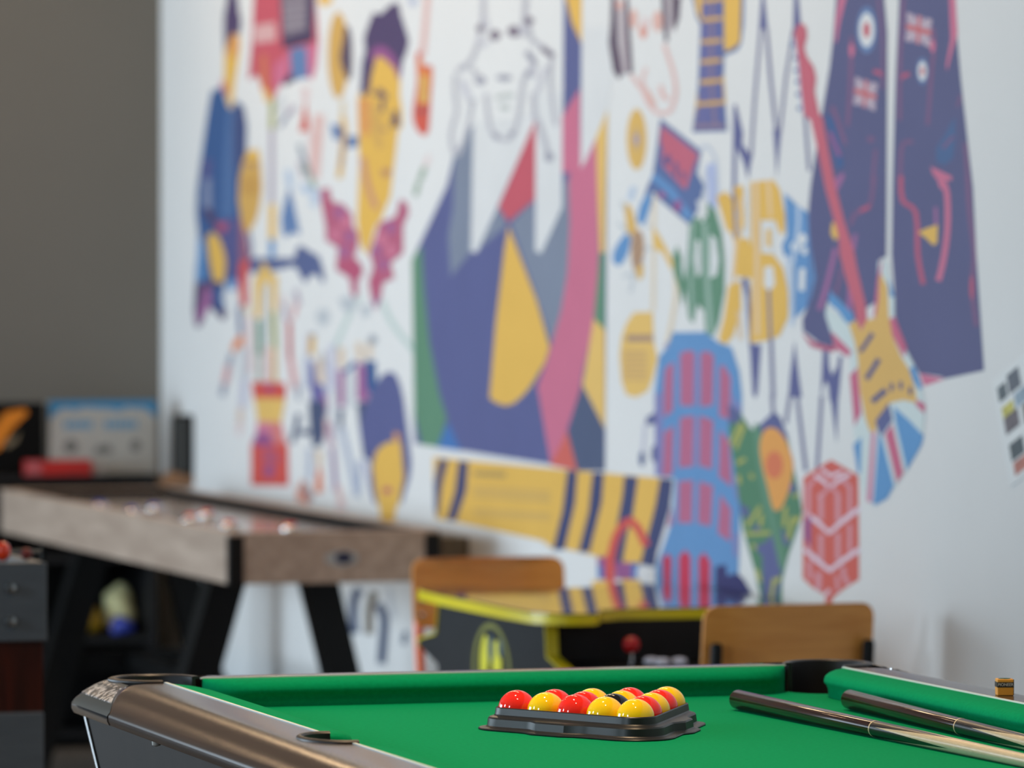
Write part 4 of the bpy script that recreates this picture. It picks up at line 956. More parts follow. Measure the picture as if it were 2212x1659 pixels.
  ('white', [12362,1797,12386,1477,12334,1473,12145,1591,11835,1793]),
  ('white', [11842,1850,11849,1474,11801,1468,11634,1576,11635,1843]),
  ('grey', [12363,1791,12390,1472,12561,1415,12584,1518,12540,1585,12528,1717]),
  ('grey', [12149,1584,12076,1539,12286,1489,12342,1469]),
  ('grey', [12045,1542,11860,1593,11849,1470,11801,1468,11634,1574,11624,1627,11584,1648,11575,1481,11598,1400,11642,1334,11711,1254,11834,1367]),
  ('crimson', [11842,1790,11849,1598,12065,1546,12149,1584]),
  ('pink2', [11634,1787,11500,1849,11493,1664,11461,1677,11378,1731,11368,1622,11357,1468,11384,1321,11478,1190,11499,1149,11594,1058,11651,1015,11724,972,11830,1153,11768,1203,11720,1251,11642,1334,11595,1422,11575,1539,11584,1626,11575,1656,11634,1657]),
  ('yellow2', [11293,1793,11378,1731,11368,1622,11350,1466,11311,1465,11306,1621]),
  ('green', [11354,1468,11311,1468,11310,1291,11395,1315,11367,1411]),
  ('yellow2', [11395,1317,11310,1291,11310,1066,11478,1163]),
  ('slate2', [11488,1162,11319,1068,11310,971,11523,966,11583,1055]),
  ('redorange', [11598,1057,11516,963,11731,970,11644,1021]),
  ('yellow', [12065,1535,11834,1356,11731,1247,11771,1209,11882,1153,11942,1130,12014,1110,12087,1101,12172,1107,12223,1117,12172,1298,12099,1478]),
  ('green', [12916,1459,12824,1494,12804,1388,12753,1248,12663,1119,12594,1059,12673,983,12835,985,12895,1061]),
  ('indigo', [12899,1067,12822,985,12886,986]),
  ('blue2', [12584,1049,12471,980,12682,982]),
  ('faceline', [12301,2102,12301,2091,12251,2089,12252,2100]),
  ('faceline', [12301,2091,12300,2075,12251,2073,12251,2089]),
  ('faceline', [12300,2075,12301,2060,12252,2057,12251,2073]),
  ('faceline', [12301,2060,12305,2045,12256,2041,12252,2057]),
  ('faceline', [12305,2045,12310,2031,12261,2027,12256,2041]),
  ('faceline', [12310,2031,12314,2021,12265,2017,12261,2027]),
  ('faceline', [11947,2085,11950,2073,11899,2070,11896,2081]),
  ('faceline', [11950,2073,11954,2057,11903,2053,11899,2070]),
  ('faceline', [11954,2057,11957,2040,11907,2037,11903,2053]),
  ('faceline', [11957,2040,11961,2022,11910,2018,11907,2037]),
  ('faceline', [11961,2022,11965,2003,11914,2000,11910,2018]),
  ('faceline', [11965,2003,11968,1989,11917,1986,11914,2000]),
  ('faceline', [12319,2021,12329,2009,12287,2004,12277,2017]),
  ('faceline', [12329,2009,12344,1991,12303,1986,12287,2004]),
  ('faceline', [12344,1991,12362,1975,12321,1969,12303,1986]),
  ('faceline', [12362,1975,12380,1963,12340,1956,12321,1969]),
  ('faceline', [12380,1963,12400,1953,12363,1945,12340,1956]),
  ('faceline', [12400,1953,12422,1945,12391,1935,12363,1945]),
  ('faceline', [12422,1945,12453,1939,12428,1928,12391,1935]),
  ('faceline', [12453,1939,12490,1935,12467,1923,12428,1928]),
  ('faceline', [12490,1935,12516,1931,12495,1920,12467,1923]),
  ('facedark', [12271,2023,12273,2019,12279,2017,12287,2015,12298,2014,12309,2015,12320,2016,12328,2019,12334,2022,12336,2025,12334,2029,12328,2031,12320,2033,12309,2034,12298,2033,12287,2032,12279,2029,12273,2026]),
  ('facedark', [12130,1999,12133,1995,12141,1992,12154,1989,12170,1988,12187,1989,12203,1991,12216,1995,12224,1999,12227,2004,12224,2008,12216,2011,12203,2014,12187,2014,12170,2014,12154,2011,12141,2008,12133,2004]),
  ('facedark', [11962,2001,11966,1996,11976,1992,11991,1990,12009,1989,12029,1990,12047,1993,12062,1996,12072,2001,12076,2006,12072,2011,12063,2014,12047,2017,12029,2017,12009,2017,11991,2014,11976,2010,11966,2006]),
  ('faceline2', [11980,1997,11888,1996,11894,2011,11986,2012]),
  ('facedark', [11858,2021,11860,2018,11867,2016,11877,2014,11890,2013,11903,2014,11916,2016,11926,2018,11933,2022,11935,2025,11933,2028,11926,2031,11916,2032,11903,2033,11890,2032,11877,2030,11867,2028,11860,2025]),
  ('faceline2', [12271,2045,12249,2016,12218,2016,12239,2045]),
  ('faceline', [11922,2013,11916,2002,11875,2003,11880,2013]),
  ('faceline', [11916,2002,11906,1987,11866,1989,11875,2003]),
  ('faceline', [11906,1987,11889,1973,11853,1978,11866,1989]),
  ('faceline', [11889,1973,11860,1964,11836,1973,11853,1978]),
  ('faceline', [11860,1964,11830,1958,11811,1968,11836,1973]),
  ('faceline', [11830,1958,11802,1953,11780,1962,11811,1968]),
  ('faceline', [11802,1953,11771,1944,11746,1953,11780,1962]),
  ('faceline', [11771,1944,11738,1935,11712,1944,11746,1953]),
  ('faceline', [11738,1935,11715,1929,11689,1937,11712,1944]),
  ('facedark', [11812,1949,11713,1925,11691,1934,11790,1958]),
  ('faceline', [12541,1921,12542,1906,12504,1905,12503,1919]),
  ('faceline', [12542,1906,12542,1886,12505,1885,12504,1905]),
  ('faceline', [12542,1886,12541,1867,12503,1866,12505,1885]),
  ('faceline', [12541,1867,12534,1853,12497,1854,12503,1866]),
  ('faceline', [12534,1853,12526,1842,12488,1842,12497,1854]),
  ('faceline', [12526,1842,12524,1830,12487,1827,12488,1842]),
  ('faceline', [12524,1830,12538,1813,12501,1809,12487,1827]),
  ('faceline', [12538,1813,12560,1794,12523,1790,12501,1809]),
  ('faceline', [12560,1794,12575,1775,12537,1772,12523,1790]),
  ('faceline', [12575,1775,12575,1757,12537,1756,12537,1772]),
  ('faceline', [12575,1757,12569,1740,12531,1741,12537,1756]),
  ('faceline', [12569,1740,12557,1728,12521,1731,12531,1741]),
  ('faceline', [12557,1728,12538,1718,12510,1725,12521,1731]),
  ('faceline', [12538,1718,12501,1713,12509,1723,12510,1725]),
  ('faceline', [12501,1713,12467,1720,12500,1726,12509,1723]),
  ('faceline', [12467,1720,12440,1739,12475,1743,12500,1726]),
  ('faceline', [12440,1739,12412,1765,12447,1769,12475,1743]),
  ('faceline', [12412,1765,12388,1789,12424,1793,12447,1769]),
  ('faceline', [12388,1789,12373,1809,12409,1812,12424,1793]),
  ('faceline', [12373,1809,12362,1826,12399,1829,12409,1812]),
  ('faceline', [12362,1826,12355,1838,12392,1841,12399,1829]),
  ('faceline', [12480,1921,12393,1933,12420,1947,12509,1935]),
  ('faceline2', [12492,1900,12437,1854,12376,1859,12430,1904]),
  ('facedark2', [12255,1894,12258,1890,12266,1887,12279,1885,12295,1884,12312,1885,12328,1887,12341,1890,12349,1894,12352,1898,12349,1902,12341,1905,12328,1907,12312,1908,12295,1907,12279,1905,12266,1902,12258,1898]),
  ('faceline', [12393,1928,12339,1895,12300,1899,12354,1932]),
  ('faceline', [12410,1844,12345,1839,12338,1851,12403,1856]),
  ('faceline', [12274,1864,12271,1851,12233,1851,12236,1863]),
  ('faceline', [12271,1851,12266,1832,12228,1832,12233,1851]),
  ('faceline', [12266,1832,12258,1814,12220,1814,12228,1832]),
  ('faceline', [12258,1814,12247,1796,12210,1797,12220,1814]),
  ('faceline', [12247,1796,12234,1777,12197,1779,12210,1797]),
  ('faceline', [12234,1777,12213,1761,12180,1766,12197,1779]),
  ('faceline', [12213,1761,12181,1751,12158,1759,12180,1766]),
  ('faceline', [12181,1751,12144,1744,12131,1754,12158,1759]),
  ('faceline', [12144,1744,12110,1741,12104,1751,12131,1754]),
  ('faceline', [12110,1741,12077,1739,12081,1750,12104,1751]),
  ('faceline', [12077,1739,12042,1742,12063,1751,12081,1750]),
  ('faceline', [12042,1742,12013,1750,12045,1756,12063,1751]),
  ('faceline', [12013,1750,11991,1765,12027,1769,12045,1756]),
  ('faceline', [11991,1765,11974,1784,12010,1788,12027,1769]),
  ('faceline', [11974,1784,11960,1804,11996,1807,12010,1788]),
  ('faceline', [11960,1804,11949,1825,11985,1828,11996,1807]),
  ('faceline', [11949,1825,11941,1846,11978,1849,11985,1828]),
  ('faceline', [11941,1846,11934,1864,11970,1867,11978,1849]),
  ('faceline', [11934,1864,11926,1877,11962,1880,11970,1867]),
  ('faceline', [11926,1877,11919,1886,11955,1890,11962,1880]),
  ('faceline', [11919,1886,11914,1893,11950,1896,11955,1890]),
  ('facedark2', [12207,1755,12165,1745,12133,1756,12175,1766]),
  ('facedark2', [12041,1749,12005,1757,12032,1767,12068,1759]),
  ('facedark2', [12037,1892,12041,1890,12052,1888,12070,1887,12091,1887,12113,1887,12134,1889,12152,1892,12163,1894,12167,1897,12163,1900,12152,1902,12134,1903,12113,1903,12091,1902,12070,1900,12052,1898,12041,1895]),
  ('greenline', [12164,1842,12148,1843,12161,1853,12177,1852]),
  ('greenline', [12148,1843,12127,1845,12137,1855,12161,1853]),
  ('greenline', [12127,1845,12104,1846,12110,1856,12137,1855]),
  ('greenline', [12104,1846,12076,1846,12079,1856,12110,1856]),
  ('greenline', [12076,1846,12045,1845,12047,1855,12079,1856]),
  ('greenline', [12045,1845,12023,1845,12025,1855,12047,1855]),
  ('greenline', [12055,1822,12058,1820,12065,1818,12077,1817,12091,1817,12106,1817,12121,1818,12132,1820,12140,1822,12143,1825,12140,1827,12132,1829,12121,1830,12106,1830,12091,1830,12077,1828,12065,1827,12058,1824]),
  ('facedark2', [11941,1947,11922,1940,11884,1948,11903,1955]),
  ('facedark2', [11922,1940,11898,1930,11857,1937,11884,1948]),
  ('facedark2', [11898,1930,11885,1923,11837,1926,11857,1937]),
  ('facedark2', [11885,1923,11886,1919,11836,1915,11837,1926]),
  ('facedark2', [11886,1919,11893,1914,11847,1906,11836,1915]),
  ('facedark2', [11893,1914,11902,1909,11860,1900,11847,1906]),
  ('facedark2', [11902,1909,11913,1906,11876,1894,11860,1900]),
  ('facedark2', [11913,1906,11927,1903,11894,1890,11876,1894]),
  ('facedark2', [11927,1903,11938,1900,11905,1888,11894,1890]),
  ('faceline2', [11901,1922,11870,1885,11831,1886,11862,1923]),
  ('faceline', [11734,1929,11738,1915,11703,1913,11699,1927]),
  ('faceline', [11738,1915,11743,1896,11707,1894,11703,1913]),
  ('faceline', [11743,1896,11744,1876,11709,1874,11707,1894]),
  ('faceline', [11744,1876,11740,1854,11704,1854,11709,1874]),
  ('faceline', [11740,1854,11732,1832,11697,1832,11704,1854]),
  ('faceline', [11732,1832,11724,1812,11689,1813,11697,1832]),
  ('faceline', [11724,1812,11715,1794,11680,1795,11689,1813]),
  ('faceline', [11715,1794,11706,1778,11671,1779,11680,1795]),
  ('faceline', [11706,1778,11699,1767,11665,1768,11671,1779]),
  ('faceline2', [11780,1912,11790,1903,11753,1898,11742,1906]),
  ('faceline2', [11790,1903,11805,1892,11768,1886,11753,1898]),
  ('faceline2', [11805,1892,11820,1880,11782,1875,11768,1886]),
  ('faceline2', [11820,1880,11832,1869,11793,1864,11782,1875]),
  ('faceline2', [11832,1869,11843,1859,11804,1854,11793,1864]),
  ('faceline2', [11843,1859,11850,1851,11811,1847,11804,1854]),
  ('faceline', [11884,1851,11883,1838,11836,1837,11838,1850]),
  ('faceline', [11883,1838,11880,1819,11834,1818,11836,1837]),
  ('faceline', [11880,1819,11874,1802,11828,1803,11834,1818]),
  ('faceline', [11874,1802,11861,1789,11818,1792,11828,1803]),
  ('faceline', [11861,1789,11846,1779,11804,1783,11818,1792]),
  ('faceline', [11846,1779,11832,1769,11789,1773,11804,1783]),
  ('faceline', [11832,1769,11819,1758,11775,1761,11789,1773]),
  ('faceline', [11819,1758,11805,1746,11762,1749,11775,1761]),
  ('faceline', [11805,1746,11793,1733,11749,1736,11762,1749]),
  ('faceline', [11793,1733,11780,1718,11735,1720,11749,1736]),
  ('faceline', [11780,1718,11767,1702,11723,1704,11735,1720]),
  ('faceline', [11767,1702,11758,1691,11714,1693,11723,1704]),
  ('facedark2', [11701,1694,11703,1690,11709,1687,11718,1685,11730,1683,11742,1684,11754,1685,11763,1688,11770,1692,11772,1696,11770,1700,11763,1703,11754,1706,11742,1707,11730,1707,11718,1705,11709,1702,11703,1698]),
  ('faceline2', [12339,2000,12327,1993,12290,1997,12301,2004]),
  ('faceline2', [12327,1993,12310,1984,12275,1989,12290,1997]),
  ('faceline2', [12310,1984,12282,1976,12271,1987,12275,1989]),
  ('faceline2', [12282,1976,12247,1978,12275,1988,12271,1987]),
  ('faceline2', [12247,1978,12228,1983,12262,1992,12275,1988]),
  ('faceline2', [12228,1983,12217,1987,12251,1996,12262,1992]),
 ]),
 ('sketched_head', 'printed red line sketch of a long head wearing headphones', [
  ('mauvegrey2', [11222,2029,11219,2005,11172,2004,11175,2027]),
  ('mauvegrey2', [11219,2005,11214,1972,11167,1970,11172,2004]),
  ('mauvegrey2', [11214,1972,11208,1940,11162,1939,11167,1970]),
  ('mauvegrey2', [11208,1940,11201,1913,11154,1912,11162,1939]),
  ('mauvegrey2', [11201,1913,11192,1887,11145,1887,11154,1912]),
  ('mauvegrey2', [11192,1887,11186,1870,11139,1870,11145,1887]),
  ('darkplum2', [11267,2049,11231,2047,11217,1941,11183,1869,11212,1858,11253,1880,11285,1944,11272,1989]),
  ('darkplum2', [11172,2044,11145,2042,11111,1869,11144,1868,11162,1950]),
  ('darkplum2', [10911,2030,10878,2028,10863,1929,10887,1928,10902,1966]),
  ('darkplum2', [10842,2027,10778,2023,10789,1977,10821,1947,10838,1969]),
  ('mauvegrey2', [10878,2028,10869,1951,10840,1950,10849,2027]),
  ('salmon3', [11076,1988,11078,1981,11083,1974,11091,1970,11101,1967,11111,1968,11121,1971,11129,1976,11135,1983,11136,1991,11135,1999,11129,2005,11121,2010,11111,2012,11101,2012,11091,2008,11083,2003,11078,1996]),
  ('salmon3', [10901,1974,10903,1966,10909,1960,10919,1955,10931,1953,10943,1953,10955,1957,10965,1962,10971,1970,10973,1978,10971,1986,10965,1993,10955,1997,10943,2000,10931,1999,10919,1996,10909,1990,10903,1983]),
  ('salmon4', [11008,1957,11009,1952,11015,1947,11023,1943,11032,1942,11043,1942,11053,1945,11061,1949,11066,1954,11068,1960,11066,1966,11061,1970,11053,1974,11043,1975,11032,1975,11023,1972,11015,1968,11009,1963]),
  ('salmon3', [11181,2024,11182,2021,11187,2017,11194,2015,11203,2014,11212,2015,11221,2017,11229,2020,11233,2023,11235,2027,11233,2031,11229,2034,11221,2036,11213,2037,11203,2037,11194,2035,11187,2032,11182,2028]),
  ('palepink', [11046,1989,11037,1966,10994,1966,11003,1988]),
  ('palepink2', [11134,1862,11112,1852,11088,1857,11110,1867]),
  ('palepink2', [11112,1852,11081,1838,11056,1843,11088,1857]),
  ('palepink2', [11081,1838,11055,1826,11029,1829,11056,1843]),
  ('palepink2', [11055,1826,11039,1815,11011,1817,11029,1829]),
  ('palepink2', [11039,1815,11026,1804,10999,1806,11011,1817]),
  ('palepink2', [11026,1804,11010,1793,10985,1798,10999,1806]),
  ('palepink2', [11010,1793,10989,1784,10968,1790,10985,1798]),
  ('palepink2', [10989,1784,10967,1777,10948,1784,10968,1790]),
  ('palepink2', [10967,1777,10943,1771,10930,1779,10948,1784]),
  ('palepink2', [10943,1771,10918,1768,10913,1777,10930,1779]),
  ('palepink2', [10918,1768,10894,1767,10896,1776,10913,1777]),
  ('palepink2', [10894,1767,10871,1768,10881,1777,10896,1776]),
  ('palepink2', [10871,1768,10851,1770,10868,1778,10881,1777]),
  ('palepink2', [10851,1770,10834,1775,10857,1781,10868,1778]),
  ('palepink2', [10834,1775,10820,1782,10846,1787,10857,1781]),
  ('palepink2', [10820,1782,10809,1793,10837,1796,10846,1787]),
  ('palepink2', [10809,1793,10801,1805,10829,1807,10837,1796]),
  ('palepink2', [10801,1805,10797,1819,10826,1820,10829,1807]),
  ('palepink2', [10797,1819,10800,1833,10829,1833,10826,1820]),
  ('palepink2', [10800,1833,10808,1848,10836,1847,10829,1833]),
  ('palepink2', [10808,1848,10819,1865,10847,1863,10836,1847]),
  ('palepink2', [10819,1865,10839,1886,10867,1884,10847,1863]),
  ('palepink2', [10839,1886,10863,1909,10890,1907,10867,1884]),
  ('palepink2', [10863,1909,10880,1925,10907,1923,10890,1907]),
  ('salmon3', [11028,1825,10967,1789,10941,1793,11002,1829]),
  ('palepink2', [11026,1879,11035,1873,11014,1869,11005,1875]),
  ('palepink2', [11035,1873,11047,1864,11025,1861,11014,1869]),
  ('palepink2', [11047,1864,11053,1853,11030,1852,11025,1861]),
  ('palepink2', [11053,1853,11047,1841,11025,1842,11030,1852]),
  ('palepink2', [11047,1841,11035,1829,11013,1830,11025,1842]),
  ('palepink2', [11035,1829,11026,1820,11004,1822,11013,1830]),
  ('palepink2', [10932,1834,10930,1828,10895,1828,10898,1834]),
  ('palepink2', [10930,1828,10926,1818,10892,1820,10895,1828]),
  ('palepink2', [10926,1818,10917,1809,10887,1814,10892,1820]),
  ('palepink2', [10917,1809,10898,1803,10879,1811,10887,1814]),
  ('palepink2', [10898,1803,10878,1799,10864,1809,10879,1811]),
  ('palepink2', [10878,1799,10865,1797,10852,1807,10864,1809]),
  ('palepink2', [10869,1889,10835,1852,10815,1853,10849,1890]),
 ]),
 ('yellow_guitar', 'printed yellow guitar seen from the neck upwards', [
  ('steeldark', [10707,2022,10366,2004,10370,1941,10386,1902,10413,1889,10493,1882,10497,1830,10473,1721,10702,1725,10665,1820,10649,1954,10678,1975]),
  ('yellow', [10686,2021,10641,2019,10642,1962,10674,1985]),
  ('yellow', [10498,2011,10386,2005,10394,1908,10425,1898,10493,1891]),
  ('ochre', [10669,1815,10661,1779,10685,1742,10677,1785]),
  ('fretblue', [10639,2019,10503,2012,10511,1830,10494,1724,10691,1729,10650,1819]),
  ('mauvebrown', [10581,2016,10583,1965,10562,1964,10560,2014]),
  ('mauvebrown', [10583,1965,10585,1895,10564,1894,10562,1964]),
  ('mauvebrown', [10585,1895,10585,1833,10564,1832,10564,1894]),
  ('mauvebrown', [10585,1833,10579,1790,10558,1789,10564,1832]),
  ('mauvebrown', [10579,1790,10570,1756,10549,1756,10558,1789]),
  ('mauvebrown', [10570,1756,10564,1733,10543,1733,10549,1756]),
  ('mauveblue', [10620,2018,10620,1967,10604,1966,10604,2017]),
  ('mauveblue', [10620,1967,10621,1896,10605,1895,10604,1966]),
  ('mauveblue', [10621,1896,10624,1835,10607,1834,10605,1895]),
  ('mauveblue', [10624,1835,10629,1792,10612,1792,10607,1834]),
  ('mauveblue', [10629,1792,10635,1760,10619,1759,10612,1792]),
  ('mauveblue', [10635,1760,10640,1738,10623,1737,10619,1759]),
  ('ochre', [10633,2001,10504,1999,10507,2008,10635,2011]),
  ('ochre', [10637,1960,10504,1958,10507,1967,10640,1969]),
  ('ochre', [10642,1913,10508,1911,10511,1920,10645,1922]),
  ('ochre', [10645,1870,10510,1869,10512,1878,10648,1879]),
  ('ochre', [10647,1826,10504,1826,10507,1835,10650,1836]),
  ('ochre', [10670,1780,10492,1779,10494,1788,10672,1789]),
  ('mauvebrown', [10689,1733,10489,1729,10489,1738,10690,1743]),
  ('ochre', [10507,1841,10495,1779,10483,1779,10496,1841]),
 ]),
 ('gold_record', 'printed small round gold record', [
  ('ochre2', [11013,1718,11017,1695,11030,1674,11048,1659,11072,1652,11096,1652,11120,1661,11139,1677,11151,1698,11156,1722,11151,1745,11139,1765,11120,1780,11097,1788,11072,1787,11049,1778,11030,1762,11018,1741]),
  ('ochregrey', [11052,1719,11054,1709,11060,1701,11069,1695,11080,1692,11092,1692,11103,1696,11112,1702,11118,1711,11120,1721,11118,1730,11112,1738,11103,1744,11092,1747,11080,1747,11069,1744,11060,1737,11054,1728]),
  ('mauvegrey', [11066,1719,11067,1715,11071,1711,11076,1709,11082,1707,11089,1708,11096,1709,11101,1712,11104,1716,11105,1720,11104,1724,11101,1728,11096,1731,11089,1732,11082,1732,11076,1730,11071,1727,11067,1723]),
 ]),
 ('zigzag_letters', 'printed tall navy zigzag lettering above the round lettering', [
  ('navyline', [10435,1775,10417,1777,10373,1714,10381,1683,10413,1692,10420,1557,10444,1557]),
  ('navyline', [10421,1692,10377,1691,10330,1669,10314,1672,10341,1616,10369,1651]),
  ('navyline2', [10314,1660,10293,1775,10313,1776,10334,1661]),
  ('navyline2', [10293,1775,10254,1930,10274,1932,10313,1776]),
 ]),
 ('zigzag_letters', 'printed navy zigzag stroke right of the tall guitar neck', [
  ('navyline', [10261,1996,10241,1995,10222,1928,10276,1926]),
  ('navyline2', [10241,1930,10214,1819,10191,1819,10218,1929]),
  ('navyline2', [10214,1819,10179,1709,10156,1709,10191,1819]),
  ('navyline', [10187,1717,10137,1716,10165,1618]),
  ('navyline2', [10136,1710,10102,1820,10120,1822,10154,1711]),
  ('navyline2', [10102,1820,10058,1916,10075,1918,10120,1822]),
  ('navyline', [10063,1986,10037,1985,10022,1928,10070,1909]),
  ('navyline2', [10009,1750,9983,1627,9963,1627,9989,1750]),
 ]),
 ('zigzag_letters', 'printed tall navy zigzag lettering running down beside the round building', [
  ('navyline', [10384,1407,10341,1404,10325,1375,10360,1378]),
  ('navyline', [10357,1380,10333,1262,10308,1262,10332,1381]),
  ('navyline', [10332,1270,10258,1271,10281,1168,10297,1157,10312,1168]),
  ('navyline2', [10226,1386,10210,1263,10184,1264,10199,1386]),
  ('navyline2', [10210,1263,10198,1159,10172,1160,10184,1264]),
 ]),
 ('zigzag_letters', 'printed navy zigzag letter above the red emblem', [
  ('navyline', [10057,1281,10023,1189,10013,1166,10094,1164,10083,1213]),
  ('navyline2', [10204,1170,10196,1126,10173,1127,10181,1171]),
  ('navyline2', [10053,1167,10001,1015,9977,1017,10030,1169]),
  ('navyline2', [10094,1173,10120,1110,10098,1110,10071,1172]),
 ]),
 ('zigzag_letters', 'printed navy zigzag letter left of the flag guitar body', [
  ('navyline', [9891,1267,9859,1265,9855,1232,9837,1214,9808,1233,9801,1253,9780,1254,9797,1178,9804,1163,9851,1162,9858,1192,9873,1202,9887,1191,9905,1161]),
  ('navyline2', [9909,1171,9934,1023,9912,1023,9887,1171]),
  ('navyline', [9851,1180,9801,1181,9811,1077]),
 ]),
 ('cassette', 'printed tilted blue and red cassette', [
  ('steeldark', [10919,1762,10640,1683,10669,1636,10623,1609,10652,1565,10718,1524,10940,1587,10980,1600,11054,1534,11085,1537,11006,1615,10971,1636,10941,1705]),
  ('crimson2', [10912,1746,10660,1676,10698,1647,10744,1600,10799,1619,10902,1657,10915,1690,10889,1679,10919,1710]),
  ('plumblue', [10902,1674,10850,1681,10846,1661,10876,1654]),
  ('plumblue', [10824,1664,10795,1660,10807,1628,10828,1636]),
  ('plumblue', [10751,1632,10752,1628,10754,1625,10758,1623,10762,1621,10767,1622,10772,1623,10775,1625,10778,1629,10778,1632,10778,1636,10775,1639,10772,1642,10767,1643,10762,1643,10758,1642,10754,1639,10752,1636]),
  ('blue', [10987,1631,10868,1596,10832,1606,10955,1642]),
  ('blue', [10868,1596,10733,1535,10695,1543,10832,1606]),
  ('steeldark', [11020,1602,11073,1538,11044,1536,10991,1599]),
  ('mauve', [10883,1593,10885,1591,10888,1588,10894,1587,10902,1586,10910,1586,10917,1587,10923,1589,10927,1591,10928,1594,10927,1596,10923,1599,10917,1600,10910,1601,10902,1601,10894,1600,10888,1598,10885,1596]),
  ('plumpink', [10770,1567,10771,1562,10776,1558,10784,1555,10793,1554,10803,1554,10813,1555,10821,1559,10826,1563,10827,1568,10826,1572,10821,1576,10813,1579,10804,1581,10794,1581,10784,1579,10776,1576,10771,1571]),
 ]),
 ('microphone', 'printed pale microphone outline', [
  ('palesteel2', [10649,1682,10639,1686,10652,1690,10663,1686]),
  ('palesteel2', [10639,1686,10626,1690,10636,1695,10652,1690]),
  ('palesteel2', [10626,1690,10616,1691,10614,1697,10636,1695]),
  ('palesteel2', [10616,1691,10604,1689,10593,1693,10614,1697]),
  ('palesteel2', [10604,1689,10588,1683,10574,1686,10593,1693]),
  ('palesteel2', [10588,1683,10574,1676,10558,1678,10574,1686]),
  ('palesteel2', [10574,1676,10564,1668,10547,1670,10558,1678]),
  ('palesteel2', [10564,1668,10556,1659,10538,1659,10547,1670]),
  ('palesteel2', [10556,1659,10550,1644,10532,1644,10538,1659]),
  ('palesteel2', [10550,1644,10546,1618,10528,1618,10532,1644]),
  ('palesteel2', [10546,1618,10543,1586,10525,1586,10528,1618]),
  ('palesteel2', [10543,1586,10542,1564,10524,1563,10525,1586]),
  ('lilac', [10605,1656,10596,1559,10543,1559,10551,1655]),
  ('palesteel2', [10617,1646,10629,1576,10616,1575,10604,1645]),
 ]),
 ('music_note', 'printed tall peach music note', [
  ('peach2', [10975,1599,10979,1337,10953,1338,10949,1598]),
  ('yellow2', [10971,1524,10936,1510,10884,1481,10832,1448,10811,1412,10849,1432,10901,1465,10966,1476]),
  ('peach2', [10838,1437,10833,1422,10804,1423,10809,1438]),
  ('peach2', [10833,1422,10827,1401,10798,1402,10804,1423]),
  ('peach2', [10827,1401,10825,1380,10796,1379,10798,1402]),
  ('peach2', [10825,1380,10832,1357,10803,1356,10796,1379]),
  ('peach2', [10832,1357,10843,1334,10814,1332,10803,1356]),
  ('peach2', [10843,1334,10855,1311,10826,1310,10814,1332]),
  ('peach2', [10855,1311,10867,1291,10839,1289,10826,1310]),
  ('peach2', [10867,1291,10880,1272,10851,1270,10839,1289]),
  ('peach2', [10880,1272,10889,1259,10860,1257,10851,1270]),
  ('mauvegrey', [10842,1258,10843,1254,10848,1251,10854,1248,10862,1247,10870,1247,10878,1248,10885,1250,10889,1254,10890,1258,10889,1262,10885,1265,10878,1268,10870,1269,10862,1270,10854,1268,10848,1266,10844,1262]),
 ]),
 ('bee', 'printed striped bee with blue wings', [
  ('palegrey2', [11124,1514,11214,1537,11227,1532,11136,1509]),
  ('palegrey2', [11019,1521,10984,1527,10993,1532,11028,1527]),
  ('palegrey2', [11085,1506,11184,1584,11203,1582,11103,1504]),
  ('palegrey2', [11033,1474,10972,1471,10969,1477,11031,1480]),
  ('palegrey2', [11106,1424,11187,1416,11181,1410,11100,1418]),
  ('palegrey2', [11104,1427,11139,1377,11120,1375,11085,1426]),
  ('ochre2', [11166,1577,11154,1578,11137,1574,11121,1567,11109,1558,11098,1545,11090,1533,11084,1522,11081,1512,11085,1505,11102,1503,11125,1504,11144,1509,11153,1518,11158,1530,11162,1543,11166,1555,11169,1568]),
  ('brownochre', [11112,1511,11097,1517,11076,1518,11059,1516,11046,1511,11036,1502,11030,1491,11029,1477,11031,1462,11039,1449,11055,1437,11076,1427,11094,1424,11107,1431,11117,1445,11123,1461,11124,1478,11120,1497]),
  ('browndark', [11107,1483,11039,1503,11052,1507,11121,1488]),
  ('browndark', [11107,1461,11039,1480,11052,1485,11120,1466]),
  ('browndark', [11107,1438,11039,1458,11052,1462,11120,1443]),
  ('ochre2', [11090,1427,11032,1443,11039,1410,11074,1406]),
  ('blue', [11252,1447,11256,1452,11257,1459,11252,1467,11242,1475,11227,1484,11211,1492,11193,1500,11174,1507,11157,1511,11144,1511,11134,1508,11128,1503,11128,1494,11131,1483,11139,1472,11152,1461,11168,1451,11184,1444,11197,1440,11209,1438,11220,1438,11232,1440,11244,1443]),
  ('blue', [10988,1599,10977,1598,10971,1595,10971,1588,10979,1576,10993,1561,11006,1549,11014,1542,11020,1536,11028,1533,11038,1530,11049,1529,11059,1530,11068,1533,11076,1537,11078,1544,11074,1555,11064,1569,11050,1580,11030,1589,11007,1596]),
  ('palesteel', [11125,1617,11152,1587,11109,1582,11082,1613]),
 ]),
 ('caption_badge', 'printed yellow oval badge with a dark heading', [
  ('yellow2', [11103,1333,10970,1335,10961,1268,10935,1232,10970,1187,11005,1159,11085,1143,11156,1147,11191,1178,11205,1237,11188,1280,11157,1308]),
  ('browngrey', [11157,1267,10966,1269,10966,1284,11157,1282]),
  ('ochregrey2', [11179,1239,11010,1241,11010,1249,11179,1247]),
  ('ochregrey2', [11179,1227,11009,1230,11010,1237,11179,1235]),
  ('ochregrey2', [11179,1215,11009,1218,11009,1226,11179,1223]),
  ('ochregrey2', [11179,1203,11009,1206,11009,1214,11179,1211]),
  ('ochregrey2', [11179,1191,11009,1194,11009,1202,11179,1199]),
  ('ochregrey2', [11179,1180,11009,1183,11009,1190,11179,1187]),
 ]),
 ('round_lettering', 'printed round lettering in green, yellow and blue', [
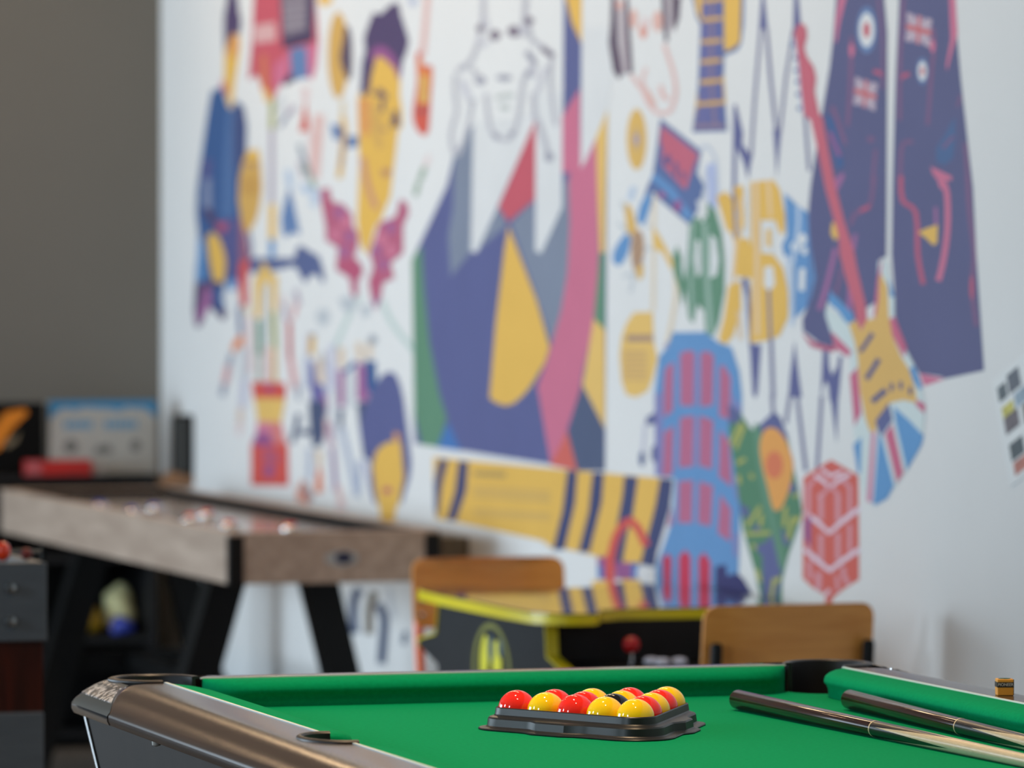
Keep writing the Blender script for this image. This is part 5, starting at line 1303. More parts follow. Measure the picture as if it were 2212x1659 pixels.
  ('green', [10832,1459,10803,1481,10777,1459,10756,1432,10727,1508,10706,1535,10656,1542,10648,1577,10627,1539,10602,1542,10602,1574,10549,1554,10508,1506,10490,1447,10490,1380,10528,1313,10560,1287,10610,1287,10622,1339,10664,1353,10693,1312,10724,1322,10747,1388,10768,1347,10791,1388,10824,1421]),
  ('white', [10582,1504,10545,1493,10526,1447,10541,1415,10583,1410]),
  ('white', [10676,1494,10649,1488,10641,1420,10668,1411,10687,1448]),
  ('white', [10743,1521,10722,1508,10737,1437,10757,1404,10771,1437,10758,1481]),
  ('palegreen2', [10708,1535,10712,1505,10691,1504,10687,1534]),
  ('palegreen2', [10712,1505,10718,1462,10696,1461,10691,1504]),
  ('palegreen2', [10718,1462,10721,1421,10699,1420,10696,1461]),
  ('palegreen2', [10721,1421,10718,1383,10696,1383,10699,1420]),
  ('palegreen2', [10718,1383,10712,1347,10690,1348,10696,1383]),
  ('palegreen2', [10712,1347,10708,1322,10686,1323,10690,1348]),
  ('palegreen2', [10635,1528,10631,1496,10598,1496,10602,1528]),
  ('palegreen2', [10631,1496,10625,1449,10592,1450,10598,1496]),
  ('palegreen2', [10625,1449,10618,1404,10585,1404,10592,1450]),
  ('palegreen2', [10618,1404,10610,1361,10577,1362,10585,1404]),
  ('palegreen2', [10610,1361,10600,1320,10567,1321,10577,1362]),
  ('palegreen2', [10600,1320,10593,1291,10561,1292,10567,1321]),
  ('white', [10672,1577,10643,1530,10619,1532,10648,1578]),
  ('yellow', [10541,1584,10484,1594,10444,1580,10404,1526,10380,1491,10341,1494,10317,1473,10309,1409,10341,1409,10372,1423,10420,1431,10428,1481,10444,1505,10476,1511]),
  ('yellow', [10464,1394,10388,1404,10384,1341,10435,1287,10483,1268,10528,1278,10492,1327]),
  ('yellow', [10428,1603,10373,1605,10361,1523,10380,1503,10412,1553,10428,1574]),
  ('yellow', [10436,1436,10360,1436,10353,1409,10428,1415]),
  ('yellow', [10326,1611,10186,1613,10148,1593,10114,1536,10118,1501,10144,1501,10175,1529,10263,1530,10259,1433,10262,1277,10328,1274,10317,1409]),
  ('yellow', [10267,1462,10186,1459,10125,1430,10093,1381,10094,1329,10147,1290,10216,1280,10270,1277]),
  ('white', [10240,1433,10186,1434,10174,1396,10209,1381,10243,1394]),
  ('white', [10251,1527,10186,1526,10182,1461,10251,1462]),
  ('yellow', [10228,1511,10198,1511,10197,1474,10228,1475]),
  ('peach3', [10304,1612,10295,1289,10268,1289,10277,1611]),
  ('peach3', [10227,1613,10211,1537,10192,1537,10207,1613]),
  ('peach3', [10391,1579,10399,1558,10379,1557,10370,1578]),
  ('peach3', [10399,1558,10411,1527,10391,1526,10379,1557]),
  ('peach3', [10411,1527,10422,1495,10402,1494,10391,1526]),
  ('peach3', [10422,1495,10432,1460,10411,1459,10402,1494]),
  ('peach3', [10432,1460,10440,1424,10420,1424,10411,1459]),
  ('peach3', [10440,1424,10446,1399,10425,1399,10420,1424]),
  ('peach3', [10412,1340,10399,1279,10376,1280,10388,1341]),
  ('white', [10359,1602,10363,1499,10335,1499,10331,1602]),
  ('navyline2', [10438,1590,10426,1494,10407,1494,10419,1590]),
  ('navyline', [10372,1409,10356,1372,10333,1373,10349,1410]),
  ('navyline2', [10222,1386,10210,1279,10191,1279,10203,1386]),
  ('blue', [10118,1585,10050,1561,9976,1542,9917,1508,9881,1475,9872,1440,9881,1399,9917,1374,9990,1348,10057,1326,10065,1445,10121,1456,10134,1477,10103,1497]),
  ('white', [10020,1473,10022,1470,10027,1466,10035,1464,10045,1463,10055,1463,10065,1464,10073,1467,10078,1470,10080,1474,10078,1477,10073,1481,10065,1483,10055,1484,10045,1484,10035,1483,10027,1480,10022,1477]),
  ('white', [9984,1488,9986,1484,9990,1481,9997,1478,10005,1476,10014,1477,10022,1478,10029,1481,10033,1485,10034,1489,10033,1493,10029,1497,10022,1499,10014,1501,10005,1501,9997,1499,9990,1496,9986,1493]),
  ('white', [9980,1464,9981,1461,9984,1459,9989,1457,9995,1456,10001,1456,10007,1457,10012,1459,10015,1461,10016,1464,10015,1467,10012,1470,10007,1472,10001,1473,9995,1473,9989,1472,9984,1470,9981,1467]),
  ('white', [10028,1430,10033,1384,9996,1383,9991,1429]),
  ('palesteel', [10047,1557,10045,1547,10023,1547,10024,1557]),
  ('palesteel', [10045,1547,10044,1533,10022,1533,10023,1547]),
  ('palesteel', [10044,1533,10046,1515,10024,1514,10022,1533]),
  ('palesteel', [10046,1515,10056,1488,10034,1487,10024,1514]),
  ('palesteel', [10056,1488,10070,1458,10048,1456,10034,1487]),
  ('palesteel', [10070,1458,10080,1436,10058,1434,10048,1456]),
  ('rose', [9920,1475,9921,1470,9925,1465,9930,1461,9937,1459,9944,1459,9951,1461,9956,1465,9960,1470,9961,1476,9960,1481,9956,1486,9951,1490,9944,1492,9937,1492,9931,1490,9925,1486,9922,1481]),
  ('steeldark', [9982,1539,9977,1518,9965,1518,9970,1539]),
  ('steeldark', [9977,1518,9970,1488,9959,1488,9965,1518]),
  ('steeldark', [9970,1488,9967,1455,9955,1455,9959,1488]),
  ('steeldark', [9967,1455,9970,1419,9958,1419,9955,1455]),
  ('steeldark', [9970,1419,9977,1380,9965,1380,9958,1419]),
  ('steeldark', [9977,1380,9981,1353,9970,1353,9965,1380]),
  ('palesteel', [10108,1456,10081,1311,10055,1312,10082,1456]),
 ]),
 ('round_building', 'printed round blue library building with crimson arched windows', [
  ('violetgrey', [10948,1138,10926,1238,10900,978,10948,971]),
  ('blue', [10832,1291,10614,1294,10532,1273,10443,1263,10395,1214,10378,1166,10378,1105,10387,1060,10386,928,10398,784,10394,768,10530,718,10951,682,10947,771,10891,824,10831,882,10814,971,10952,972,10957,1154,10926,1238,10866,1258]),
  ('violetgrey', [10952,1155,10900,1156,10900,978,10950,973]),
  ('violetgrey', [10443,1165,10383,1134,10387,1113,10427,1123]),
  ('windowrose', [10781,1246,10722,1253,10687,1250,10690,1133,10780,1132]),
  ('windowrose', [10645,1250,10589,1252,10558,1243,10563,1138,10646,1132]),
  ('windowrose', [10883,1211,10823,1227,10830,1119,10892,1103,10892,1172]),
  ('windowrose', [10520,1222,10491,1224,10449,1199,10451,1109,10523,1115]),
  ('windowrose', [10780,1106,10688,1112,10694,1002,10789,996]),
  ('windowrose', [10650,1113,10562,1105,10568,1000,10654,1005]),
  ('windowrose', [10891,1070,10823,1087,10831,982,10900,970]),
  ('windowrose', [10519,1086,10457,1063,10441,967,10525,986]),
  ('windowrose', [10787,966,10694,972,10700,879,10792,875]),
  ('windowrose', [10654,971,10562,965,10576,877,10661,881]),
  ('windowrose', [10516,949,10446,920,10450,850,10531,865]),
  ('windowrose', [10839,909,10831,871,10867,862]),
  ('windowred', [10899,793,10865,804,10837,796,10843,743,10865,715,10892,741]),
  ('windowred', [10788,801,10746,819,10708,805,10708,708,10788,703]),
  ('windowred', [10658,803,10621,820,10578,801,10583,715,10654,711]),
  ('violetgrey', [10685,1247,10685,1136,10666,1136,10667,1247]),
  ('violetgrey', [10681,1109,10683,1002,10667,1003,10665,1109]),
  ('violetgrey', [10427,1006,10393,965,10401,935,10420,953]),
  ('violetgrey', [10436,872,10401,869,10404,816,10432,825]),
  ('deepnavy', [10547,793,10478,801,10470,777,10410,786,10370,777,10311,746,10450,733,10547,744]),
  ('indigo', [11014,1100,10952,1113,10942,1088,11014,1083]),
  ('palelilac', [11033,1086,11050,1018,11029,1018,11012,1086]),
  ('slate', [11023,1008,11024,1002,11028,997,11034,993,11041,991,11048,990,11055,992,11061,996,11064,1001,11066,1006,11064,1012,11061,1017,11055,1021,11048,1023,11041,1024,11034,1022,11028,1018,11024,1013]),
  ('indigo', [10934,1022,10935,1015,10939,1009,10945,1004,10952,1002,10960,1002,10968,1004,10974,1008,10978,1014,10979,1020,10978,1027,10974,1033,10968,1037,10960,1040,10953,1040,10945,1038,10939,1034,10935,1028]),
 ]),
 ('striped_band', 'printed yellow and navy striped caption band', [
  ('yellow', [12718,957,11613,963,11319,966,10830,969,10855,904,10941,803,10959,771,11190,768,11374,773,11507,776,11603,778,11710,775,11790,789,12494,801,12697,801,12711,858]),
  ('navy', [12663,953,12581,954,12638,893,12677,801,12706,824,12711,890]),
  ('navy', [12492,954,12404,955,12423,882,12514,804,12597,802,12522,878]),
  ('navy', [11593,963,11516,962,11534,887,11613,777,11708,770,11632,866]),
  ('navy', [11401,964,11317,966,11333,898,11391,824,11423,780,11509,776,11431,874]),
  ('navy', [11168,965,11072,965,11108,879,11208,767,11263,767,11216,861,11182,919]),
  ('navy', [10918,968,10828,968,10851,904,10940,803,10954,771,11057,769,10981,865,10950,906]),
  ('captiontext', [12358,921,12087,927,12085,941,12356,935]),
  ('ochretext', [12364,890,11726,902,11724,909,12362,898]),
  ('ochretext', [12364,879,11726,891,11724,899,12362,887]),
  ('ochretext', [12364,868,11726,881,11724,889,12362,876]),
  ('ochretext', [12364,834,11726,848,11724,856,12362,842]),
  ('ochretext', [12363,823,11726,840,11724,847,12362,831]),
  ('red', [11242,728,11239,745,11300,742,11303,726]),
  ('red', [11239,745,11235,767,11295,766,11300,742]),
  ('red', [11235,767,11229,788,11289,787,11295,766]),
  ('red', [11229,788,11221,802,11279,803,11289,787]),
  ('red', [11221,802,11210,813,11268,816,11279,803]),
  ('red', [11210,813,11199,824,11255,828,11268,816]),
  ('red', [11199,824,11187,832,11239,839,11255,828]),
  ('red', [11187,832,11173,839,11222,848,11239,839]),
  ('red', [11173,839,11159,846,11204,856,11222,848]),
  ('red', [11159,846,11144,851,11185,863,11204,856]),
  ('red', [11144,851,11133,855,11159,870,11185,863]),
  ('red', [11133,855,11121,874,11159,870]),
  ('red', [11133,855,11125,854,11088,870,11121,874]),
  ('red', [11125,854,11108,849,11063,862,11088,870]),
  ('red', [11108,849,11090,842,11040,854,11063,862]),
  ('red', [11090,842,11071,831,11018,841,11040,854]),
  ('red', [11071,831,11052,818,10998,828,11018,841]),
  ('red', [11052,818,11038,809,10985,819,10998,828]),
  ('navy', [11192,832,11142,846,11183,767,11246,761]),
  ('plumpink', [11367,772,11302,775,11292,724,11357,721]),
  ('blue2', [11367,752,11329,754,11325,724,11362,722]),
  ('red', [11306,781,11245,784,11237,676,11301,673]),
  ('plumpink', [11237,767,11111,772,11115,734,11233,728]),
  ('blue2', [11115,771,11064,773,11061,738,11115,735]),
  ('yellow', [11404,715,11292,722,11274,674,11404,667]),
  ('yellow', [11192,730,11057,737,11039,688,11182,680]),
  ('white', [10972,756,10975,749,10984,743,10999,738,11017,735,11036,734,11053,735,11068,739,11078,744,11081,750,11078,757,11068,763,11054,768,11036,771,11017,772,10999,770,10984,767,10975,762]),
 ]),
 ('green_hexagon', 'printed green leafy hexagon with an orange oval', [
  ('leafgreen', [10463,1142,10403,1131,10316,1091,10269,1103,10185,1131,10147,1124,10101,1089,10067,1029,10033,978,10009,931,10033,901,10093,839,10130,783,10130,731,10249,724,10292,792,10371,881,10394,938,10427,1016,10459,1074]),
  ('indigo', [10463,1142,10403,1131,10383,1109,10459,1098]),
  ('indigo', [10269,1103,10181,1133,10143,1123,10094,1082,10109,1069,10185,1100,10254,1083]),
  ('indigo', [10192,876,10130,835,10138,782,10168,729,10245,724,10249,829,10300,847,10238,858]),
  ('indigo', [10390,936,10331,925,10339,903,10379,910]),
  ('indigo', [10138,896,10093,875,10085,858,10123,861]),
  ('indigo', [10086,997,10045,983,10056,967,10082,969]),
  ('indigo', [10266,888,10267,886,10270,883,10275,881,10281,880,10287,880,10294,880,10299,882,10302,884,10303,886,10302,889,10299,891,10294,893,10288,894,10281,895,10275,894,10270,893,10267,891]),
  ('green', [10304,1089,10299,1104,10284,1107,10266,1093,10241,1050,10212,990,10184,936,10154,894,10125,858,10108,831,10110,814,10123,807,10138,808,10148,817,10159,833,10176,858,10205,896,10240,942,10269,985,10288,1025,10300,1063]),
  ('orange3', [10265,1064,10259,1076,10248,1086,10235,1094,10217,1098,10197,1100,10177,1099,10156,1096,10135,1089,10116,1081,10099,1070,10083,1056,10071,1044,10064,1035,10062,1028,10063,1018,10068,1005,10075,991,10086,976,10099,962,10115,948,10131,937,10148,930,10165,927,10180,930,10193,940,10204,955,10215,971,10228,988,10243,1006,10254,1022,10261,1037,10266,1051]),
  ('redorange2', [10124,1024,10127,1014,10136,1005,10150,998,10167,994,10186,994,10203,997,10218,1002,10227,1011,10230,1020,10227,1030,10218,1039,10204,1046,10186,1050,10168,1051,10150,1048,10136,1042,10127,1034]),
  ('orange3', [10146,1067,10149,1062,10155,1057,10165,1053,10178,1051,10191,1051,10204,1052,10214,1055,10221,1060,10223,1065,10221,1071,10214,1075,10204,1079,10191,1081,10178,1082,10166,1080,10155,1077,10149,1073]),
  ('leafyellow', [10439,1057,10368,1104,10390,1107,10462,1060]),
  ('leafyellow', [10375,1099,10431,1050,10407,1047,10352,1097]),
  ('leafyellow', [10404,1014,10349,1026,10361,1033,10417,1021]),
  ('leafyellow', [10415,992,10403,974,10378,977,10390,995]),
  ('leafyellow', [10266,917,10273,891,10249,891,10241,918]),
  ('leafyellow', [10120,939,10128,897,10103,898,10096,939]),
  ('leafyellow', [10354,867,10199,877,10200,885,10355,875]),
  ('leafyellow', [10337,885,10251,931,10271,935,10357,889]),
  ('leafyellow', [10058,958,10028,965,10039,971,10068,965]),
  ('leafyellow', [10188,788,10211,737,10187,738,10164,788]),
  ('leafyellow', [10146,795,10192,777,10175,772,10129,790]),
  ('leafyellow', [10319,850,10303,840,10281,845,10296,854]),
  ('leafyellow', [10063,902,10010,920,10026,925,10078,907]),
  ('leafyellow', [10296,799,10272,774,10249,777,10272,802]),
  ('leafyellow', [10335,997,10319,987,10297,991,10312,1001]),
  ('leafyellow', [10075,921,10105,873,10081,872,10051,920]),
 ]),
 ('red_emblem', 'printed red six-sided emblem with white lattice lines', [
  ('vermilion2', [10004,1002,9930,1023,9843,1044,9765,1031,9689,1018,9683,812,9757,792,9828,769,9846,750,9871,749,9878,771,9944,780,10007,797]),
  ('emblemwhite', [10004,928,9931,912,9914,920,9988,937]),
  ('emblemwhite', [9931,912,9853,892,9854,901,9914,920]),
  ('emblemwhite', [9853,892,9763,922,9780,929,9854,901]),
  ('emblemwhite', [9763,922,9672,950,9688,957,9780,929]),
  ('emblemwhite', [10005,853,9931,833,9913,842,9986,861]),
  ('emblemwhite', [9931,833,9849,816,9850,826,9913,842]),
  ('emblemwhite', [9849,816,9756,845,9772,852,9850,826]),
  ('emblemwhite', [9756,845,9672,869,9687,876,9772,852]),
  ('emblemwhite', [9944,1006,9901,998,9886,1005,9931,1014]),
  ('emblemwhite', [9901,998,9847,985,9847,993,9886,1005]),
  ('emblemwhite', [9847,985,9793,1002,9807,1008,9847,993]),
  ('emblemwhite', [9793,1002,9730,1016,9742,1023,9807,1008]),
  ('emblemwhite', [9908,1021,9844,1007,9842,1015,9895,1027]),
  ('emblemwhite', [9844,1007,9774,1020,9783,1026,9842,1015]),
  ('emblemwhite', [9857,991,9922,967,9909,963,9844,987]),
  ('emblempink', [9915,968,9915,919,9886,921,9886,969]),
  ('emblempink', [9818,976,9818,921,9789,922,9789,978]),
  ('emblempink', [9891,966,9848,987,9852,996,9910,970]),
  ('emblempink', [9848,987,9812,974,9795,980,9852,996]),
  ('emblempink', [9915,891,9915,838,9886,839,9886,893]),
  ('emblempink', [9818,898,9817,843,9789,844,9789,900]),
  ('emblempink', [9961,920,9961,986,9987,986,9987,919]),
  ('emblempink', [9961,986,9931,997,9951,1002,9987,986]),
  ('emblempink', [9724,943,9725,996,9748,993,9748,942]),
  ('emblempink', [9725,996,9771,1009,9786,1002,9748,993]),
  ('emblempink', [9981,909,9981,852,9959,854,9959,910]),
  ('emblempink', [9748,919,9748,864,9724,865,9724,920]),
  ('emblempink', [9983,834,9976,796,9949,798,9957,836]),
  ('emblempink', [9933,814,9933,776,9896,778,9897,816]),
  ('emblempink', [9785,832,9785,813,9757,817,9757,833]),
  ('emblempink', [9785,813,9755,796,9730,802,9757,817]),
  ('emblempink', [9821,812,9813,782,9792,784,9799,814]),
  ('emblemwhite', [9871,767,9842,781,9857,785,9886,770]),
  ('plumpink', [9996,918,9959,925,9959,861,9996,880]),
 ]),
 ('parka_jackets', 'pair of printed navy parka fronts with pink seams and target badges', [
  ('jacket', [9814,1984,9554,1970,9534,1888,9535,1608,9537,1451,9564,1448,9577,1391,9594,1362,9642,1351,9676,1326,9753,1325,9832,1373,9869,1359,9853,1317,9824,1269,9912,1278,10007,1302,10010,1325,9961,1368,9934,1410,9948,1447,9972,1504,9975,1549,9962,1598,9898,1739,9853,1833,9834,1892]),
  ('jacket', [9469,1966,9183,1951,9169,1863,9151,1785,9117,1669,9089,1579,9072,1454,9049,1329,9032,1237,9227,1218,9255,1222,9361,1226,9444,1282,9491,1337,9491,1369,9509,1456,9505,1590,9493,1754,9487,1819,9477,1894]),
  ('pink', [9798,1974,9756,1971,9795,1920,9811,1883,9823,1879,9820,1921]),
  ('seam', [9742,1889,9742,1873,9719,1872,9719,1888]),
  ('seam', [9742,1873,9742,1851,9720,1850,9719,1872]),
  ('seam', [9742,1851,9743,1829,9720,1828,9720,1850]),
  ('seam', [9743,1829,9745,1810,9722,1809,9720,1828]),
  ('seam', [9745,1810,9747,1791,9725,1790,9722,1809]),
  ('seam', [9747,1791,9750,1772,9728,1770,9725,1790]),
  ('seam', [9750,1772,9754,1750,9731,1749,9728,1770]),
  ('seam', [9754,1750,9758,1728,9736,1726,9731,1749]),
  ('seam', [9758,1728,9761,1712,9739,1711,9736,1726]),
  ('pink', [9713,1861,9714,1856,9717,1852,9720,1849,9725,1848,9731,1848,9735,1850,9739,1853,9742,1857,9743,1862,9742,1867,9740,1871,9736,1874,9731,1875,9725,1875,9721,1873,9717,1870,9714,1866]),
  ('pinkred', [9609,1811,9601,1810,9598,1818,9607,1819]),
  ('pinkred', [9601,1810,9591,1809,9586,1817,9598,1818]),
  ('pinkred', [9591,1809,9583,1808,9572,1815,9586,1817]),
  ('pinkred', [9583,1808,9575,1806,9560,1811,9572,1815]),
  ('pinkred', [9575,1806,9567,1802,9551,1807,9560,1811]),
  ('pinkred', [9567,1802,9561,1800,9545,1804,9551,1807]),
  ('seam', [9850,1753,9840,1743,9817,1745,9827,1755]),
  ('seam', [9840,1743,9826,1729,9803,1731,9817,1745]),
  ('seam', [9826,1729,9812,1714,9789,1716,9803,1731]),
  ('seam', [9812,1714,9798,1700,9775,1702,9789,1716]),
  ('seam', [9798,1700,9784,1685,9761,1687,9775,1702]),
  ('seam', [9784,1685,9774,1675,9751,1677,9761,1687]),
  ('seam', [9600,1681,9601,1679,9605,1678,9610,1676,9617,1676,9624,1676,9631,1677,9637,1678,9640,1680,9642,1682,9640,1685,9637,1686,9631,1688,9624,1688,9617,1688,9610,1687,9605,1685,9601,1684]),
  ('seam', [9604,1662,9622,1592,9604,1591,9586,1661]),
  ('seam', [9591,1958,9584,1941,9570,1941,9578,1958]),
  ('seam', [9584,1941,9574,1916,9560,1916,9570,1941]),
  ('seam', [9574,1916,9566,1887,9553,1887,9560,1916]),
  ('seam', [9566,1887,9563,1850,9550,1849,9553,1887]),
  ('seam', [9563,1850,9563,1808,9550,1807,9550,1849]),
  ('seam', [9563,1808,9563,1778,9549,1778,9550,1807]),
  ('coat', [9877,1742,9826,1727,9794,1679,9769,1634,9806,1624,9838,1676]),
  ('plumpink', [9861,1702,9804,1651,9784,1654,9841,1704]),
  ('mauve', [9825,1606,9775,1621,9768,1610,9797,1590,9819,1577]),
  ('seam', [9612,1610,9615,1600,9593,1599,9590,1609]),
  ('seam', [9615,1600,9619,1586,9597,1585,9593,1599]),
  ('seam', [9619,1586,9624,1573,9602,1572,9597,1585]),
  ('seam', [9624,1573,9628,1563,9607,1562,9602,1572]),
  ('seam', [9628,1563,9634,1555,9613,1552,9607,1562]),
  ('seam', [9634,1555,9642,1549,9627,1544,9613,1552]),
  ('seam', [9642,1549,9660,1546,9652,1539,9627,1544]),
  ('seam', [9660,1546,9687,1544,9679,1536,9652,1539]),
  ('seam', [9687,1544,9713,1540,9698,1533,9679,1536]),
  ('seam', [9713,1540,9729,1531,9709,1527,9698,1533]),
  ('seam', [9729,1531,9738,1522,9717,1519,9709,1527]),
  ('seam', [9738,1522,9744,1516,9723,1513,9717,1519]),
  ('pinkred', [9630,1554,9685,1546,9676,1539,9621,1547]),
  ('mauve', [9716,1497,9728,1466,9707,1465,9695,1496]),
  ('mauve', [9832,1470,9843,1452,9817,1450,9805,1467]),
  ('mauve', [9843,1452,9859,1427,9833,1424,9817,1450]),
  ('mauve', [9859,1427,9876,1403,9850,1400,9833,1424]),
  ('mauve', [9876,1403,9893,1381,9867,1378,9850,1400]),
  ('mauve', [9893,1381,9911,1361,9885,1358,9867,1378]),
  ('mauve', [9911,1361,9924,1346,9898,1344,9885,1358]),
  ('seam', [9796,1429,9799,1421,9780,1420,9777,1428]),
  ('seam', [9799,1421,9803,1410,9784,1409,9780,1420]),
  ('seam', [9803,1410,9808,1400,9790,1398,9784,1409]),
  ('seam', [9808,1400,9816,1391,9798,1389,9790,1398]),
  ('seam', [9816,1391,9824,1384,9806,1381,9798,1389]),
  ('seam', [9824,1384,9830,1378,9812,1376,9806,1381]),
  ('mauve', [9747,1391,9756,1339,9728,1339,9719,1390]),
  ('yellow', [9838,1522,9812,1518,9803,1489,9822,1485,9845,1498]),
  ('pinkred', [10015,1299,9946,1281,9875,1273,9818,1272,9818,1261,9895,1264,9959,1270]),
  ('pink', [9211,1943,9179,1941,9167,1869,9197,1833,9220,1800,9225,1813,9202,1860]),
  ('seam', [9306,1888,9302,1880,9283,1880,9287,1888]),
  ('seam', [9302,1880,9297,1868,9277,1868,9283,1880]),
  ('seam', [9297,1868,9295,1854,9275,1853,9277,1868]),
  ('seam', [9295,1854,9298,1836,9279,1835,9275,1853]),
  ('seam', [9298,1836,9305,1815,9286,1814,9279,1835]),
  ('seam', [9305,1815,9312,1791,9292,1790,9286,1814]),
  ('seam', [9312,1791,9318,1760,9298,1759,9292,1790]),
  ('seam', [9318,1760,9324,1726,9305,1725,9298,1759]),
  ('seam', [9324,1726,9329,1702,9309,1701,9305,1725]),
  ('pink', [9281,1851,9282,1847,9284,1843,9288,1840,9292,1839,9297,1839,9302,1841,9305,1844,9308,1848,9309,1852,9308,1857,9305,1860,9302,1863,9297,1864,9292,1864,9288,1862,9284,1859,9282,1855]),
  ('pinkred', [9455,1791,9450,1793,9467,1799,9472,1797]),
  ('pinkred', [9450,1793,9445,1795,9461,1801,9467,1799]),
  ('pinkred', [9445,1795,9439,1796,9451,1804,9461,1801]),
  ('pinkred', [9439,1796,9431,1797,9440,1805,9451,1804]),
  ('pinkred', [9431,1797,9420,1798,9428,1806,9440,1805]),
  ('pinkred', [9420,1798,9412,1799,9419,1807,9428,1806]),
  ('seam', [9455,1952,9461,1923,9442,1922,9437,1950]),
  ('seam', [9461,1923,9467,1882,9449,1881,9442,1922]),
  ('seam', [9467,1882,9473,1840,9454,1839,9449,1881]),
  ('seam', [9473,1840,9475,1795,9456,1794,9454,1839]),
  ('seam', [9475,1795,9475,1748,9456,1747,9456,1794]),
  ('seam', [9475,1748,9475,1715,9456,1714,9456,1747]),
  ('seam', [9394,1675,9409,1676,9409,1668,9395,1668]),
  ('seam', [9409,1676,9431,1676,9427,1669,9409,1668]),
  ('seam', [9431,1676,9452,1673,9438,1668,9427,1669]),
  ('seam', [9452,1673,9462,1666,9443,1664,9438,1668]),
  ('seam', [9462,1666,9467,1657,9447,1656,9443,1664]),
  ('seam', [9467,1657,9470,1645,9449,1644,9447,1656]),
  ('seam', [9470,1645,9471,1627,9451,1626,9449,1644]),
  ('seam', [9471,1627,9472,1605,9452,1604,9451,1626]),
  ('seam', [9472,1605,9472,1589,9452,1589,9452,1604]),
  ('seam', [9157,1754,9174,1732,9162,1730,9145,1752]),
  ('seam', [9138,1663,9123,1583,9105,1583,9119,1662]),
  ('coat2', [9179,1714,9179,1664,9190,1635,9230,1623,9275,1630,9275,1656,9230,1680]),
  ('seam', [9235,1653,9181,1675,9193,1679,9247,1657]),
  ('pink', [9304,1622,9195,1601,9195,1593,9241,1595,9221,1576,9255,1579,9269,1596,9292,1607]),
  ('pinkred', [9472,1607,9472,1594,9446,1594,9446,1607]),
  ('pinkred', [9472,1594,9471,1575,9445,1575,9446,1594]),
  ('pinkred', [9471,1575,9462,1557,9438,1561,9445,1575]),
  ('pinkred', [9462,1557,9436,1548,9421,1555,9438,1561]),
  ('pinkred', [9436,1548,9409,1543,9392,1549,9421,1555]),
  ('pinkred', [9409,1543,9392,1533,9367,1536,9392,1549]),
  ('pinkred', [9392,1533,9385,1511,9360,1511,9367,1536]),
  ('pinkred', [9385,1511,9385,1482,9360,1482,9360,1511]),
  ('pinkred', [9385,1482,9383,1455,9357,1455,9360,1482]),
  ('pinkred', [9383,1455,9373,1431,9348,1433,9357,1455]),
  ('pinkred', [9373,1431,9362,1410,9336,1412,9348,1433]),
  ('pinkred', [9362,1410,9353,1396,9328,1398,9336,1412]),
  ('pink', [9265,1598,9256,1592,9229,1596,9239,1603]),
  ('pink', [9256,1592,9243,1582,9215,1585,9229,1596]),
  ('pink', [9243,1582,9234,1568,9204,1569,9215,1585]),
  ('pink', [9234,1568,9230,1547,9201,1547,9204,1569]),
  ('pink', [9230,1547,9230,1521,9200,1521,9201,1547]),
  ('pink', [9230,1521,9232,1497,9203,1496,9200,1521]),
  ('pink', [9232,1497,9238,1476,9209,1474,9203,1496]),
  ('pink', [9238,1476,9246,1456,9217,1454,9209,1474]),
  ('pink', [9246,1456,9255,1439,9225,1436,9217,1454]),
  ('pink', [9255,1439,9263,1424,9234,1422,9225,1436]),
  ('pink', [9263,1424,9271,1413,9242,1410,9234,1422]),
  ('pink', [9271,1413,9277,1405,9248,1402,9242,1410]),
  ('mauve', [9286,1544,9283,1510,9266,1510,9269,1544]),
  ('yellow', [9369,1497,9327,1504,9266,1511,9269,1476,9289,1471,9332,1487]),
  ('seam', [9128,1600,9125,1581,9103,1581,9106,1600]),
  ('seam', [9125,1581,9122,1554,9099,1554,9103,1581]),
  ('seam', [9122,1554,9116,1527,9094,1527,9099,1554]),
  ('seam', [9116,1527,9108,1502,9086,1503,9094,1527]),
  ('seam', [9108,1502,9099,1477,9077,1478,9086,1503]),
  ('seam', [9099,1477,9094,1454,9072,1454,9077,1478]),
  ('seam', [9094,1454,9096,1433,9074,1432,9072,1454]),
  ('seam', [9096,1433,9102,1413,9080,1412,9074,1432]),
  ('seam', [9102,1413,9105,1391,9082,1391,9080,1412]),
  ('seam', [9105,1391,9099,1364,9077,1365,9082,1391]),
  ('seam', [9099,1364,9089,1337,9067,1338,9077,1365]),
  ('seam', [9089,1337,9082,1318,9060,1319,9067,1338]),
  ('pinkred', [9082,1391,9083,1383,9085,1376,9088,1371,9091,1369,9095,1369,9099,1371,9102,1376,9104,1383,9105,1391,9104,1399,9102,1406,9099,1411,9096,1414,9092,1414,9088,1411,9085,1406,9083,1399]),
  ('pink', [9360,1226,9228,1218,9273,1211,9337,1202]),
  ('steel', [9591,1895,9594,1880,9604,1866,9618,1856,9635,1852,9654,1852,9672,1859,9687,1870,9696,1884,9700,1900,9696,1916,9687,1930,9672,1940,9655,1944,9636,1943,9618,1937,9604,1926,9594,1911]),
  ('white', [9602,1896,9605,1884,9612,1875,9623,1868,9637,1864,9652,1865,9667,1869,9678,1878,9686,1888,9688,1900,9686,1912,9678,1921,9667,1928,9653,1932,9638,1931,9624,1926,9612,1918,9605,1908]),
  ('crimson', [9627,1897,9628,1892,9631,1887,9636,1884,9642,1883,9648,1883,9654,1885,9659,1889,9662,1893,9664,1899,9662,1904,9659,1908,9654,1912,9648,1913,9642,1913,9636,1911,9631,1907,9628,1902]),
  ('steel', [9318,1805,9320,1796,9325,1788,9333,1783,9342,1780,9352,1780,9362,1784,9370,1790,9375,1798,9377,1807,9375,1816,9370,1823,9362,1829,9352,1831,9342,1831,9333,1827,9325,1821,9320,1813]),
